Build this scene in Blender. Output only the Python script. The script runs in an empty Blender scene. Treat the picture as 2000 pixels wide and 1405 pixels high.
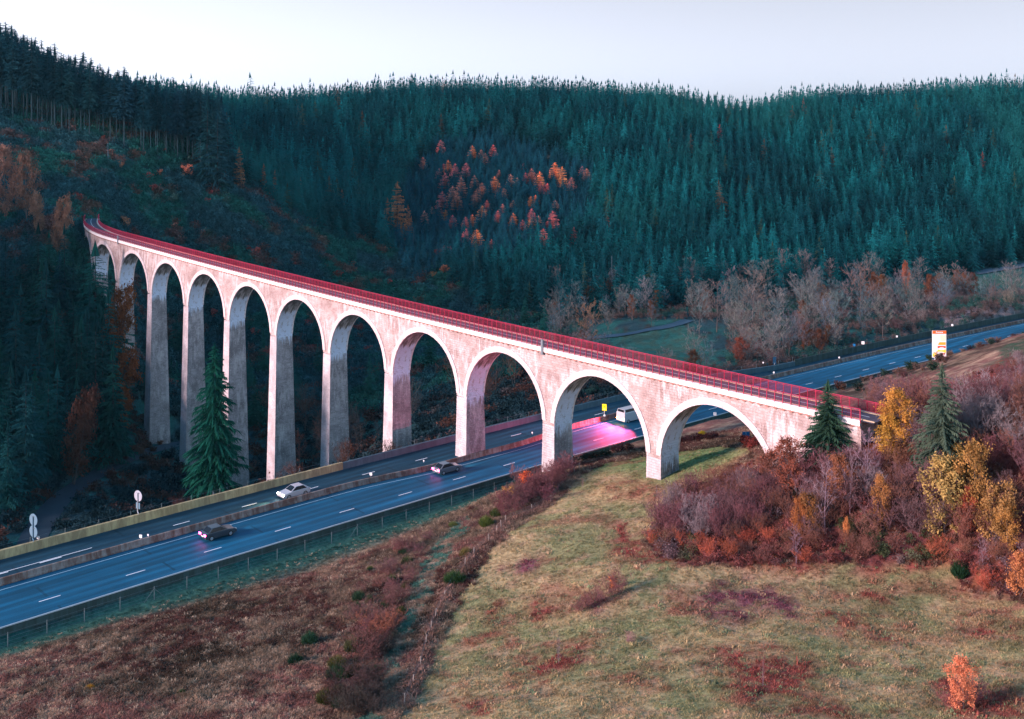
import bpy, math, random
import numpy as np
from mathutils import Vector
R = np.random.default_rng(11)
random.seed(11)
SC = bpy.context.scene
COL = SC.collection
F, HY, CZ = 2100.0, 236.0, 100.0      # lens in photo pixels, horizon row, camera height
rad = math.radians


def proj(X, Y, Z):
    return 1000 + F * X / Y, HY - F * (Z - CZ) / Y


def smooth(a, b, x):
    t = np.clip((x - a) / (b - a), 0, 1)
    return t * t * (3 - 2 * t)


def hash2(i, j, k=0):
    v = np.sin(i * 127.1 + j * 311.7 + k * 74.7) * 43758.5453
    return v - np.floor(v)


def vnoise(x, y, k=0):
    x = np.asarray(x, float); y = np.asarray(y, float)
    i, j = np.floor(x), np.floor(y)
    fx, fy = x - i, y - j
    fx = fx * fx * (3 - 2 * fx); fy = fy * fy * (3 - 2 * fy)
    a, b = hash2(i, j, k), hash2(i + 1, j, k)
    c, d = hash2(i, j + 1, k), hash2(i + 1, j + 1, k)
    return (a * (1 - fx) + b * fx) * (1 - fy) + (c * (1 - fx) + d * fx) * fy


def fbm(x, y, o=4, k=0):
    s, a, t = 0, 0.5, 0
    for n in range(o):
        s = s + a * vnoise(x * 2 ** n + 13.7 * n, y * 2 ** n - 7.3 * n, k + n); t += a; a *= 0.5
    return s / t


def inpoly(px, py, poly):
    px = np.asarray(px, float); py = np.asarray(py, float)
    r = np.zeros(px.shape, bool)
    n = len(poly)
    for i in range(n):
        x1, y1 = poly[i]; x2, y2 = poly[(i + 1) % n]
        if y1 == y2:
            continue
        c = (y1 > py) != (y2 > py)
        r ^= c & (px < (x2 - x1) * (py - y1) / (y2 - y1) + x1)
    return r


# ------------------------------------------------------------------ road line
RZ = CZ - 69.9
TH0, KR, S0 = 0.82015, -0.00044445, -128.6


def road_xy(s, u=0.0):
    """point of the road at arc length s, u metres to the left of the lane line"""
    s = np.asarray(s, float)
    x0, y0 = -70.25, 159.831
    t = s - S0
    # straight run to S0 (behind the first dash), then one long bend
    bx = x0 + math.cos(TH0) * S0; by = y0 + math.sin(TH0) * S0
    a = TH0 + KR * t
    x = bx + (np.sin(a) - math.sin(TH0)) / KR
    y = by - (np.cos(a) - math.cos(TH0)) / KR
    return x - u * np.sin(a), y + u * np.cos(a), a


RS = np.arange(-90, 460, 2.0)
RPX, RPY, RPA = road_xy(RS)


def road_su(X, Y):
    """(s, u) of plan points"""
    X = np.ravel(X); Y = np.ravel(Y)
    s = np.empty(X.shape); u = np.empty(X.shape)
    for a in range(0, len(X), 20000):
        x = X[a:a + 20000, None]; y = Y[a:a + 20000, None]
        d = (x - RPX) ** 2 + (y - RPY) ** 2
        j = d.argmin(1)
        dx = x[:, 0] - RPX[j]; dy = y[:, 0] - RPY[j]
        s[a:a + 20000] = RS[j] + dx * np.cos(RPA[j]) + dy * np.sin(RPA[j])
        u[a:a + 20000] = -dx * np.sin(RPA[j]) + dy * np.cos(RPA[j])
    return s, u


def road_drop(s, u):
    return -1.7 * smooth(170, 215, s) * smooth(10.0, 11.5, u)


# ------------------------------------------------------------------ terrain
def A(px, py, Y):
    return ((px - 1000) / F * Y, Y, -(py - HY) / F * Y)


CP = [A(*p) for p in [
    (0, 1405, 120), (300, 1405, 116), (600, 1405, 112), (800, 1405, 108), (1200, 1405, 102), (1600, 1405, 100), (2000, 1405, 97),
    (0, 1262, 143.5), (300, 1195, 154), (600, 1250, 139), (700, 1110, 168), (850, 1060, 176), (1000, 1040, 168), (900, 1200, 140), (700, 1250, 136),
    (780, 1205, 142), (1270, 933, 184), (1092, 920, 203), (1400, 1000, 166), (1300, 1100, 145), (1600, 1200, 128), (1900, 1200, 124),
    (1500, 1300, 114), (2000, 1250, 117), (1300, 1090, 147), (1500, 1100, 143), (1850, 1110, 138), (2000, 1160, 130),
    (1400, 880, 195), (1380, 855, 215), (1200, 900, 205), (1560, 790, 250), (1700, 745, 275), (1834, 706, 312), (1900, 690, 310),
    (1250, 690, 345), (1300, 690, 355), (1200, 640, 405), (1280, 610, 430), (1450, 700, 335), (1600, 650, 372), (1700, 600, 430),
    (1900, 560, 470), (1990, 530, 500), (1850, 642, 365), (1880, 636, 369), (1930, 618, 372), (1990, 602, 378),
    (1100, 760, 310), (950, 800, 300), (800, 820, 310), (330, 868, 338), (200, 920, 300), (110, 980, 265), (60, 1050, 240), (40, 1100, 225),
    (0, 900, 290), (100, 800, 322), (0, 700, 332), (250, 740, 390), (300, 650, 425), (500, 650, 425), (500, 770, 375), (700, 650, 450),
    (900, 620, 470), (650, 560, 480), (450, 480, 470), (300, 440, 470), (165, 425, 421), (200, 380, 460), (150, 420, 440), (100, 300, 480), (0, 230, 500),
    (150, 265, 500), (300, 310, 500), (420, 345, 510), (550, 400, 525), (700, 470, 530), (850, 520, 520), (1000, 610, 460), (1100, 640, 430),
    (0, 430, 400), (90, 425, 412), (0, 600, 360)]]
CP += [(41.6, 166, -53), (50, 154, -48), (60, 146, -44.6), (75, 130, -43), (95, 112, -42), (71, 150, -42), (118, 250, -52.5), (107, 250, -56), (99, 250, -59.5), (108, 280, -64), (120, 290, -62), (95, 200, -46.5),
       (86, 200, -50), (76, 205, -53.5), (74, 235, -61), (85, 170, -44), (120, 160, -42), (150, 220, -42), (150, 290, -55),
       (-76, 302, -104.5), (-95, 322, -103), (-54, 282, -97), (-39, 262, -88), (-25, 243, -78), (-113, 341, -102), (-129, 360, -80), (-144, 378, -62), (-155, 398, -46),
       (-63, 330, -104), (-40, 330, -99), (-50, 350, -98), (-15, 335, -90), (0, 365, -85),
       (-185, 185, -86), (-120, 200, -92), (-200, 260, -64), (-235, 300, -28), (-300, 300, 12), (-300, 230, -6), (-300, 160, -42), (-270, 360, 4), (-420, 300, 20), (-420, 200, -15),
       (-250, 560, 6), (-200, 640, 6), (-330, 480, 16), (-450, 600, 30), (-120, 600, -22), (-60, 640, -18), (-300, 760, 10),
       (0, 40, -52), (0, 85, -54), (-120, 80, -64), (-220, 60, -62), (200, 60, -38), (100, 80, -46), (280, 200, -38), (300, 330, -60), (260, 120, -36), (-220, 110, -66),
       (-450, 60, -50), (450, 60, -30), (450, 400, -55), (0, -140, -45), (-450, -140, -40), (450, -140, -30)]
RIDGE = [(-250, 175), (400, 176), (450, 178), (550, 175), (700, 160), (820, 150), (1000, 155), (1200, 160), (1300, 168), (1400, 174), (1450, 190), (1530, 186), (1560, 168),
         (1700, 168), (1850, 155), (2000, 148), (2300, 140)]
RGX = np.array([p[0] for p in RIDGE], float); RGY = np.array([p[1] for p in RIDGE], float)
for px in range(480, 2400, 120):
    z = (HY - np.interp(px, RGX, RGY)) / F * 720 - 16.0
    CP.append(((px - 1000) / F * 720, 720, float(z)))
    CP.append(((px - 1000) / F * 820, 830, float(z) - 14))
    if px > 900:
        CP.append(((px - 1000) / F * 575, 575, -43 + 3 * math.sin(px * .01)))
CP += [(-40, 575, -52), (0, 560, -50), (-90, 575, -45), (20, 520, -66), (-300, 1000, -40), (0, 1000, -40), (350, 1000, -40), (560, 720, 0), (650, 900, -20), (-600, 900, 0),
       (-600, 400, 30), (600, 300, -45), (600, 500, -50)]
CPn = np.array(CP, float)
_S = 100.0


def _tps(r2):
    return np.where(r2 > 1e-12, 0.5 * r2 * np.log(np.maximum(r2, 1e-12)), 0.0)


_x = CPn[:, :2] / _S
_d2 = ((_x[:, None] - _x[None]) ** 2).sum(-1)
_K = _tps(_d2) + np.eye(len(_x)) * 0.006
_P = np.c_[np.ones(len(_x)), _x]
_M = np.block([[_K, _P], [_P.T, np.zeros((3, 3))]])
_w = np.linalg.solve(_M, np.r_[CPn[:, 2], np.zeros(3)])

SRV = [A(*p) for p in [(390, 862, 352), (330, 872, 338), (270, 890, 320), (200, 922, 300), (150, 952, 283), (110, 985, 266), (78, 1030, 248), (62, 1062, 240), (52, 1110, 224), (60, 1180, 206)]]
SRVn = np.array(SRV)


def _resample(P, step):
    P = np.asarray(P, float)
    # Catmull-Rom
    out = []
    Q = np.vstack([2 * P[0] - P[1], P, 2 * P[-1] - P[-2]])
    for i in range(1, len(Q) - 2):
        n = max(2, int(np.linalg.norm(Q[i + 1] - Q[i]) / step))
        for t in np.arange(n) / n:
            a, b, c, d = Q[i - 1:i + 3]
            out.append(0.5 * (2 * b + (c - a) * t + (2 * a - 5 * b + 4 * c - d) * t * t + (3 * b - a - 3 * c + d) * t ** 3))
    out.append(P[-1])
    return np.array(out)


SRL = _resample(SRVn, 2.0)


def H(X, Y):
    """terrain height, world z"""
    X = np.asarray(X, float); Y = np.asarray(Y, float); sh = X.shape
    x = np.ravel(X); y = np.ravel(Y)
    z = np.empty(x.shape)
    for a in range(0, len(x), 20000):
        q = np.c_[x[a:a + 20000], y[a:a + 20000]] / _S
        d2 = ((q[:, None] - _x[None]) ** 2).sum(-1)
        z[a:a + 20000] = _tps(d2) @ _w[:-3] + _w[-3] + q @ _w[-2:]
    z = np.clip(z, -108, 60)
    n1 = fbm(x / 14, y / 14, 4, 3) - .5
    n2 = fbm(x / 3.2, y / 3.2, 3, 9) - .5
    z = z + n1 * 1.5 * np.clip(y / 220, .35, 1.5) + n2 * .55
    # service road bed
    d = np.full(x.shape, 1e9); zz = np.zeros(x.shape)
    m = (x < -80) & (x > -260) & (y > 190) & (y < 370)
    if m.any():
        dd = (x[m, None] - SRL[:, 0]) ** 2 + (y[m, None] - SRL[:, 1]) ** 2
        j = dd.argmin(1); d[m] = np.sqrt(dd.min(1)); zz[m] = SRL[j, 2]
        w = 1 - smooth(3.6, 9, d); z = z * (1 - w) + zz * w
    s, u = road_su(x, y)
    zr = -70.12 + road_drop(s, u) - .85 * (1 - smooth(-7.9, -6.9, u))
    w = smooth(-15.5, -7.8, u) * (1 - smooth(20.3, 30, u)) * smooth(-95, -85, s)
    z = z * (1 - w) + zr * w
    return (z + CZ).reshape(sh)


def Hs(x, y):
    return float(H(np.array([x]), np.array([y]))[0])


_YY = np.concatenate([np.arange(60, 240, .8), np.arange(240, 900, 2.0)])


def hit(px, py, ymin=60):
    """first ground point seen at a photo pixel"""
    Y = _YY[_YY >= ymin]
    X = (px - 1000) / F * Y
    z = CZ - (py - HY) / F * Y
    d = z - H(X, Y)
    j = np.argmax(d < 0)
    if d[j] >= 0:
        j = len(Y) - 1
    return float(X[j]), float(Y[j]), float(z[j])


# ------------------------------------------------------------------ object helpers
def link(o):
    COL.objects.link(o); return o


def tag(o, label=None, cat=None, group=None, kind=None):
    if label: o['label'] = label
    if cat: o['category'] = cat
    if group: o['group'] = group
    if kind: o['kind'] = kind
    return o


def empty(name, loc, rz=0.0, scale=1.0):
    o = bpy.data.objects.new(name, None); o.location = loc; o.rotation_euler = (0, 0, rz)
    o.scale = (scale,) * 3 if np.isscalar(scale) else scale
    o.empty_display_size = .3
    return link(o)


def mesh_obj(name, me, parent=None, color=None):
    o = bpy.data.objects.new(name, me)
    if parent: o.parent = parent
    if color is not None: o.color = (color[0], color[1], color[2], 1)
    return link(o)


def soup_mesh(name, T, mat):
    """triangles (n,3,3) -> mesh"""
    T = np.asarray(T, np.float32); n = len(T)
    me = bpy.data.meshes.new(name)
    me.vertices.add(n * 3); me.vertices.foreach_set('co', T.reshape(-1))
    me.loops.add(n * 3); me.loops.foreach_set('vertex_index', np.arange(n * 3, dtype=np.int32))
    me.polygons.add(n); me.polygons.foreach_set('loop_start', np.arange(0, n * 3, 3, dtype=np.int32))
    me.polygons.foreach_set('loop_total', np.full(n, 3, np.int32))
    me.materials.append(mat); me.update(calc_edges=True)
    return me


class MB:
    """mesh builder: verts, faces, uvs, material slots"""
    def __init__(self):
        self.v = []; self.f = []; self.uv = []; self.m = []

    def face(self, pts, uv=None, m=0):
        n = len(self.v); self.v += [tuple(p) for p in pts]
        self.f.append(tuple(range(n, n + len(pts)))); self.uv.append(uv or [(p[0], p[2]) for p in pts]); self.m.append(m)

    def box(self, c, sx, sy, sz, ax=(1, 0, 0), ay=(0, 1, 0), az=(0, 0, 1), m=0, taper=1.0):
        c = np.asarray(c, float); ax, ay, az = (np.asarray(a, float) for a in (ax, ay, az))
        P = []
        for k in (-.5, .5):
            t = taper if k > 0 else 1
            for i, j in ((-.5, -.5), (.5, -.5), (.5, .5), (-.5, .5)):
                P.append(c + ax * i * sx * t + ay * j * sy * t + az * k * sz)
        for q in ((3, 2, 1, 0), (4, 5, 6, 7), (0, 1, 5, 4), (1, 2, 6, 5), (2, 3, 7, 6), (3, 0, 4, 7)):
            self.face([P[i] for i in q], [(0, 0), (1, 0), (1, 1), (0, 1)], m)

    def tube(self, pts, rs, n=6, m=0, cap=True):
        pts = [np.asarray(p, float) for p in pts]; rings = []
        for i, p in enumerate(pts):
            d = pts[min(i + 1, len(pts) - 1)] - pts[max(i - 1, 0)]; d = d / (np.linalg.norm(d) + 1e-9)
            a = np.cross(d, (0, 0, 1)) if abs(d[2]) < .95 else np.cross(d, (1, 0, 0)); a /= np.linalg.norm(a); b = np.cross(d, a)
            r = rs[i] if not np.isscalar(rs) else rs
            rings.append([p + r * (a * math.cos(2 * math.pi * k / n) + b * math.sin(2 * math.pi * k / n)) for k in range(n)])
        for i in range(len(rings) - 1):
            for k in range(n):
                self.face([rings[i][k], rings[i][(k + 1) % n], rings[i + 1][(k + 1) % n], rings[i + 1][k]], None, m)
        if cap:
            self.face(rings[0], None, m); self.face(rings[-1][::-1], None, m)

    def grid(self, P, UV=None, m=0, flip=False):
        for i in range(len(P) - 1):
            for j in range(len(P[0]) - 1):
                idx = [(i, j), (i + 1, j), (i + 1, j + 1), (i, j + 1)]
                if flip: idx = idx[::-1]
                self.face([P[a][b] for a, b in idx], [UV[a][b] for a, b in idx] if UV else None, m)

    def mesh(self, name, *mats, weld=False, smooth_=False):
        me = bpy.data.meshes.new(name)
        me.from_pydata([tuple(map(float, p)) for p in self.v], [], self.f)
        for m in mats: me.materials.append(m)
        ul = me.uv_layers.new(name='UVMap')
        flat = [c for q in self.uv for t in q for c in t]
        ul.data.foreach_set('uv', flat)
        me.polygons.foreach_set('material_index', self.m)
        if weld:
            import bmesh
            bm = bmesh.new(); bm.from_mesh(me); bmesh.ops.remove_doubles(bm, verts=bm.verts, dist=1e-4)
            bmesh.ops.recalc_face_normals(bm, faces=bm.faces)
            bm.to_mesh(me); bm.free()
        if smooth_:
            me.polygons.foreach_set('use_smooth', [True] * len(me.polygons))
        me.update(); return me

    def obj(self, name, mats, parent=None, **k):
        mats = mats if isinstance(mats, (list, tuple)) else (mats,)
        return mesh_obj(name, self.mesh(name, *mats, **k), parent)


# ------------------------------------------------------------------ materials
class NT:
    def __init__(self, name):
        self.m = bpy.data.materials.new(name); self.m.use_nodes = True
        self.t = self.m.node_tree; self.t.nodes.clear()
        self.out = self.t.nodes.new('ShaderNodeOutputMaterial')

    def n(self, typ, **k):
        o = self.t.nodes.new('ShaderNode' + typ)
        for a, b in k.items(): setattr(o, a, b)
        return o

    def put(self, sock, v):
        if hasattr(v, 'is_output') or isinstance(v, bpy.types.NodeSocket): self.t.links.new(v, sock)
        elif isinstance(v, (tuple, list)) and len(v) == 3 and sock.type == 'RGBA': sock.default_value = (*v, 1)
        else: sock.default_value = v

    def noise(self, scale, vec=None, detail=4, rough=.55, dist=0.0):
        o = self.n('TexNoise'); o.inputs['Scale'].default_value = scale; o.inputs['Detail'].default_value = detail
        o.inputs['Roughness'].default_value = rough; o.inputs['Distortion'].default_value = dist
        if vec is not None: self.t.links.new(vec, o.inputs['Vector'])
        return o.outputs['Fac']

    def pos(self): return self.n('NewGeometry').outputs['Position']
    def objc(self): return self.n('TexCoord').outputs['Object']
    def uv(self): return self.n('TexCoord').outputs['UV']

    def mapped(self, vec, scale=(1, 1, 1), rot=(0, 0, 0)):
        o = self.n('Mapping'); self.t.links.new(vec, o.inputs['Vector']); o.inputs['Scale'].default_value = scale; o.inputs['Rotation'].default_value = rot
        return o.outputs['Vector']

    def ramp(self, fac, stops, interp='LINEAR'):
        o = self.n('ValToRGB'); cr = o.color_ramp; cr.interpolation = interp
        while len(cr.elements) < len(stops): cr.elements.new(.5)
        for e, (p, c) in zip(cr.elements, stops):
            e.position = p; e.color = (*c, 1) if not np.isscalar(c) else (c, c, c, 1)
        self.t.links.new(fac, o.inputs['Fac']); return o.outputs['Color']

    def mix(self, fac, a, b, mode='MIX'):
        o = self.n('MixRGB', blend_type=mode); self.put(o.inputs[0], fac); self.put(o.inputs[1], a); self.put(o.inputs[2], b)
        return o.outputs[0]

    def math(self, op, a, b=0.0):
        o = self.n('Math', operation=op); self.put(o.inputs[0], a); self.put(o.inputs[1], b); return o.outputs[0]

    def bump(self, h, strength=.3, dist=.05):
        o = self.n('Bump'); o.inputs['Strength'].default_value = strength; o.inputs['Distance'].default_value = dist
        self.t.links.new(h, o.inputs['Height']); return o.outputs['Normal']

    def pbsdf(self, col, rough=.8, spec=.25, normal=None, metal=0.0):
        o = self.n('BsdfPrincipled'); self.put(o.inputs['Base Color'], col); self.put(o.inputs['Roughness'], rough)
        o.inputs['Specular IOR Level'].default_value = spec; o.inputs['Metallic'].default_value = metal
        if normal is not None: self.t.links.new(normal, o.inputs['Normal'])
        self.t.links.new(o.outputs[0], self.out.inputs['Surface']); return o

    def diff(self, col, trans=0.0, tcol=None):
        d = self.n('BsdfDiffuse'); self.put(d.inputs['Color'], col)
        if trans:
            t = self.n('BsdfTranslucent'); self.put(t.inputs['Color'], tcol if tcol is not None else col)
            x = self.n('MixShader'); x.inputs[0].default_value = trans
            self.t.links.new(d.outputs[0], x.inputs[1]); self.t.links.new(t.outputs[0], x.inputs[2]); s = x.outputs[0]
        else: s = d.outputs[0]
        self.t.links.new(s, self.out.inputs['Surface']); return self.m


def plain(name, col, rough=.7, spec=.3, metal=0, var=.25, scale=1.5):
    t = NT(name); p = t.objc()
    f = t.noise(scale, p, 5)
    c = t.mix(f, tuple(v * (1 - var) for v in col), tuple(min(1, v * (1 + var)) for v in col))
    t.pbsdf(c, rough, spec, None, metal); return t.m


def emis(name, col, strength):
    t = NT(name); e = t.n('Emission'); e.inputs[0].default_value = (*col, 1); e.inputs[1].default_value = strength
    t.t.links.new(e.outputs[0], t.out.inputs['Surface']); return t.m


def foliage(name, inst=False, trans=.25, scale=.35, lo=.62, hi=1.35):
    """leaves: the tint comes from the plant (object colour, or a point attribute when scattered)"""
    t = NT(name)
    if inst:
        a = t.n('Attribute', attribute_type='INSTANCER'); a.attribute_name = 'tint'; c = a.outputs['Color']
    else:
        c = t.n('ObjectInfo').outputs['Color']
    f = t.noise(scale, t.pos(), 3)
    v = t.ramp(f, [(.3, lo), (.7, hi)])
    c = t.mix(1.0, c, v, 'MULTIPLY')
    return t.diff(c, trans)


def bark(name, col, var=.35):
    t = NT(name); f = t.noise(2.2, t.mapped(t.pos(), (1, 1, .25)), 4)
    return t.diff(t.mix(f, tuple(v * (1 - var) for v in col), tuple(min(1, v * (1 + var)) for v in col)))


# ------------------------------------------------------------------ viaduct
L = 26.1081; VX, VY, VZ, VH = 32.963, 174.503, CZ - 46.236, 2.29834
WL, WT = 3.2, 4.7
RAD = (L - WL) / 2
S_BEND, K_BEND = 9.75 * L, 1 / 135.0


def v_xy(s, lat=0.0):
    """s along from the crown of the first arch, lat across (near face 0, far face WT)"""
    s = np.asarray(s, float)
    l = np.minimum(s, S_BEND); t = np.maximum(s - S_BEND, 0)
    a = VH - K_BEND * t
    x = VX + np.cos(VH) * l + (-(np.sin(a) - math.sin(VH)) / K_BEND)
    y = VY + np.sin(VH) * l + ((np.cos(a) - math.cos(VH)) / K_BEND)
    return x + lat * np.sin(a), y - lat * np.cos(a), a


def v_z(s): return VZ + .5453 * (np.asarray(s, float) / 100) ** 2 + .00027 * np.asarray(s, float)


def VP(s, lat, z):
    x, y, a = v_xy(s, lat); return np.array([float(x), float(y), float(z)])


def stone_mat(name, warm, scale_u=1.0, patch=True, soffit=False, drip=False):
    t = NT(name); uv = t.uv()
    br = t.n('TexBrick'); br.offset = .5; t.t.links.new(t.mapped(uv, (1, 1, 1)), br.inputs['Vector'])
    br.inputs['Scale'].default_value = 1.0; br.inputs['Brick Width'].default_value = 1.05; br.inputs['Row Height'].default_value = .46
    br.inputs['Mortar Size'].default_value = .028; br.inputs['Mortar Smooth'].default_value = .3; br.inputs['Bias'].default_value = 0
    a, b, c = warm
    br.inputs['Color1'].default_value = (*a, 1); br.inputs['Color2'].default_value = (*b, 1); br.inputs['Mortar'].default_value = (*c, 1)
    col = br.outputs['Color']
    n1 = t.noise(.16, uv, 6, .62)
    col = t.mix(t.ramp(n1, [(.38, 0.0), (.62, .85)]), col, tuple(v * .66 for v in a))
    # pale lime bloom in blotches, running down
    st = t.noise(1.0, t.mapped(uv, (.9, .22, 1)), 6, .68)
    n3 = t.noise(.11, t.mapped(uv, (1, 1.4, 1)), 3)
    lime = t.math('MULTIPLY', t.ramp(st, [(.46, 0.0), (.60, 1.0)]), t.ramp(n3, [(.36, 0.0), (.56, 1.0)]))
    col = t.mix(t.math('MULTIPLY', lime, .8 if patch else .35), col, (.74, .68, .69))
    fl = t.noise(2.6, uv, 4, .7)
    col = t.mix(t.ramp(fl, [(.56, 0.0), (.70, .7)]), col, (.72, .65, .65))
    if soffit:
        # whitewash remains low on the arch barrel; V counts metres from the springing
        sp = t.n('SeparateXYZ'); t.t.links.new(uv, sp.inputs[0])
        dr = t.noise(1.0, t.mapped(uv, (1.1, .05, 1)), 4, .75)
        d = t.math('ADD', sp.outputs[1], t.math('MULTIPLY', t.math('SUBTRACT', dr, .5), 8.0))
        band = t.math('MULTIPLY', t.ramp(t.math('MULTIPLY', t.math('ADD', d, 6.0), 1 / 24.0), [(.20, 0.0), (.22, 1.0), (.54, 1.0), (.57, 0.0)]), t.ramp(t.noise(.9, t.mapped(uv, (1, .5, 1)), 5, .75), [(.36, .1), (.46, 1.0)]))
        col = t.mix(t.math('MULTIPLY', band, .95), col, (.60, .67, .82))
    if drip:
        sp = t.n('SeparateXYZ'); t.t.links.new(uv, sp.inputs[0])
        dr = t.noise(1.0, t.mapped(uv, (1.3, .02, 1)), 4, .75)
        d = t.math('SUBTRACT', t.math('MULTIPLY', dr, 13.0), t.math('MULTIPLY', sp.outputs[1], -1.0))
        col = t.mix(t.math('MULTIPLY', t.ramp(t.math('MULTIPLY', d, .1), [(.50, 0.0), (.56, 1.0)]), t.ramp(t.noise(.8, t.mapped(uv, (1, .3, 1)), 5, .75), [(.4, .15), (.52, .9)])), col, (.60, .67, .82))
    bm = t.math('ADD', t.math('MULTIPLY', br.outputs['Fac'], -1.0), t.math('MULTIPLY', t.noise(3.5, uv, 5, .7), 1.4))
    t.pbsdf(col, .9, .15, t.bump(bm, 1.0, .14)); return t.m


WARM = ((.45, .32, .30), (.62, .50, .485), (.68, .60, .59))
COOL = ((.30, .265, .26), (.34, .30, .295), (.40, .37, .37))
M_STONE = stone_mat('rubble_stone', WARM)
M_SOFF = stone_mat('shaded_barrel_stone', ((.19, .17, .16), (.23, .205, .19), (.27, .25, .24)), soffit=True)  # darker stone: the shade under the arches is put into the colour
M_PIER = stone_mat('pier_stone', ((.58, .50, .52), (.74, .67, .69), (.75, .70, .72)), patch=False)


def ring_mat():
    t = NT('arch_ring_stone'); uv = t.uv()
    br = t.n('TexBrick'); t.t.links.new(t.mapped(uv, (1, 1, 1)), br.inputs['Vector']); br.inputs['Scale'].default_value = 1
    br.inputs['Brick Width'].default_value = 1.2; br.inputs['Row Height'].default_value = .5; br.inputs['Mortar Size'].default_value = .02
    br.inputs['Color1'].default_value = (.56, .485, .50, 1); br.inputs['Color2'].default_value = (.72, .65, .66, 1); br.inputs['Mortar'].default_value = (.58, .5, .5, 1)
    c = t.mix(t.ramp(t.noise(.8, uv, 6, .7), [(.42, 0.0), (.7, .75)]), br.outputs['Color'], (.44, .34, .33))
    t.pbsdf(c, .85, .2, t.bump(t.noise(4, uv, 4), .3, .05)); return t.m


M_RING = ring_mat()
M_PSIDE = stone_mat('pier_side_shaded_stone', ((.25, .222, .232), (.37, .335, .35), (.42, .39, .40)), patch=False, drip=True)  # same stone as the fronts, darkened: side shade painted into the colour
M_CORN = plain('white_cornice_stone', (.76, .72, .72), .85, .15, var=.22, scale=.9)
M_CORB = plain('brick_red_corbel', (.33, .17, .14), .9, .1, var=.3)
M_DECK = plain('footway_asphalt', (.085, .075, .10), .75, .3, var=.25, scale=.8)
M_PAINT = plain('white_road_paint', (.78, .80, .82), .6, .3, var=.08)
M_CURB = plain('ochre_kerb_stone', (.50, .38, .26), .85, .1, var=.3)
M_RED = plain('carmine_railing_paint', (.36, .016, .055), .55, .3, var=.35, scale=.4)
M_DARKM = plain('dull_steel', (.20, .24, .27), .5, .5, .6)

via = empty('viaduct', VP(0, 0, 30))
tag(via, 'long pale stone railway viaduct with tall round arches, white arch rings and a red railing', 'viaduct')
via_inv = -np.array(via.location)


class VB(MB):
    def obj(self, name, mats, parent=None, **k):
        # parts live in the viaduct's own space
        off = via_inv
        self.v = [tuple(np.asarray(p) + off) for p in self.v]
        return super().obj(name, mats, parent or via, **k)


NA0, NA1 = 0, 11      # arches
S_A, S_B = -1.0 * L, 11.95 * L       # near and far end of the masonry


def zs(s): return float(v_z(s)) - RAD          # springing
CORB, CORN, TOPD = 1.85, 2.18, 3.0             # above the crown: corbel foot, cornice foot, deck
# spandrel walls with the arch barrels
NB = 28
sp = VB(); so = VB()
for i in range(NA0, NA1 + 1):
    sc = i * L; us = sc + RAD * np.sin(np.linspace(-math.pi / 2, math.pi / 2, NB))
    us = np.concatenate([[sc - L / 2], us, [sc + L / 2]])
    bz = [zs(sc) - .02 if k in (0, len(us) - 1) else zs(sc) + RAD * math.sqrt(max(0, 1 - ((u - sc) / RAD) ** 2)) for k, u in enumerate(us)]
    for lat, flip in ((0, True), (WT, False)):
        rows = []
        for k, u in enumerate(us):
            zt = float(v_z(u)) + TOPD - .05
            rows.append([VP(u, lat, bz[k] + (zt - bz[k]) * q) for q in (0, .5, 1)])
        UV = [[(us[k], bz[k] + (float(v_z(us[k])) + TOPD - bz[k]) * q) for q in (0, .5, 1)] for k in range(len(us))]
        sp.grid(rows, UV, 0, flip)
    P = []; UV = []
    ph = np.linspace(0, math.pi, NB)
    for k in range(1, NB + 1):
        P.append([VP(us[k], lt, bz[k]) for lt in (0, WT)])
        v = RAD * min(ph[k - 1], math.pi - ph[k - 1]); UV.append([(0, v), (WT, v)])
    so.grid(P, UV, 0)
for s0, s1 in ((S_A, -L / 2), (11.5 * L, S_B)):        # abutments, solid down into the ground
    ss = np.linspace(s0, s1, 8)
    for lat, flip in ((0, True), (WT, False)):
        rows = [[VP(s, lat, zb) for zb in (min(zs(s) - 4, Hs(*VP(s, lat, 0)[:2]) - 3), float(v_z(s)) + TOPD - .05)] for s in ss]
        sp.grid(rows, [[(s, p[2]) for p in r] for s, r in zip(ss, rows)], 0, flip)
    for s in (s0, s1):
        zb = min(zs(s) - 4, Hs(*VP(s, 0, 0)[:2]) - 3); zt = float(v_z(s)) + TOPD - .05
        if s == s0 or s0 > 0: zz_ = zt
        else: zz_ = zs(s)
        q = [VP(s, 0, zb), VP(s, WT, zb), VP(s, WT, zz_), VP(s, 0, zz_)]
        sp.face(q, [(0, zb), (WT, zb), (WT, zz_), (0, zz_)], 0)
sp.obj('spandrel_wall', M_STONE)
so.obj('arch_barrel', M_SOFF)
# arch rings
for i in range(NA0, NA1 + 1):
    sc = i * L
    for lat0, lat1 in ((-.14, .25), (WT + .14, WT - .25)):
        b = VB(); th = np.linspace(0.05, math.pi - 0.05, 34); P = []
        UVr = []
        for a in th:
            w = 1.12 - .14 * abs(math.cos(a)) ** 2
            r0, r1 = RAD - .03, RAD + w
            c, s_ = math.cos(a), math.sin(a)
            r1x = min(r1 * abs(c), L / 2 - .28) * (1 if c > 0 else -1)
            inn = (sc + r0 * c, zs(sc) + r0 * s_); out = (sc + r1x, zs(sc) + r1 * s_)
            P.append([VP(inn[0], lat1, inn[1]), VP(inn[0], lat0, inn[1]), VP(out[0], lat0, out[1]), VP(out[0], lat1, out[1])])
            UVr.append([(0, a * RAD), (.3, a * RAD), (1.4, a * RAD), (1.7, a * RAD)])
        b.grid(P, UVr, 0, lat0 > 0)
        b.face(P[0]); b.face(P[-1][::-1])
        b.obj('arch_ring', M_RING, weld=False)
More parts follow.
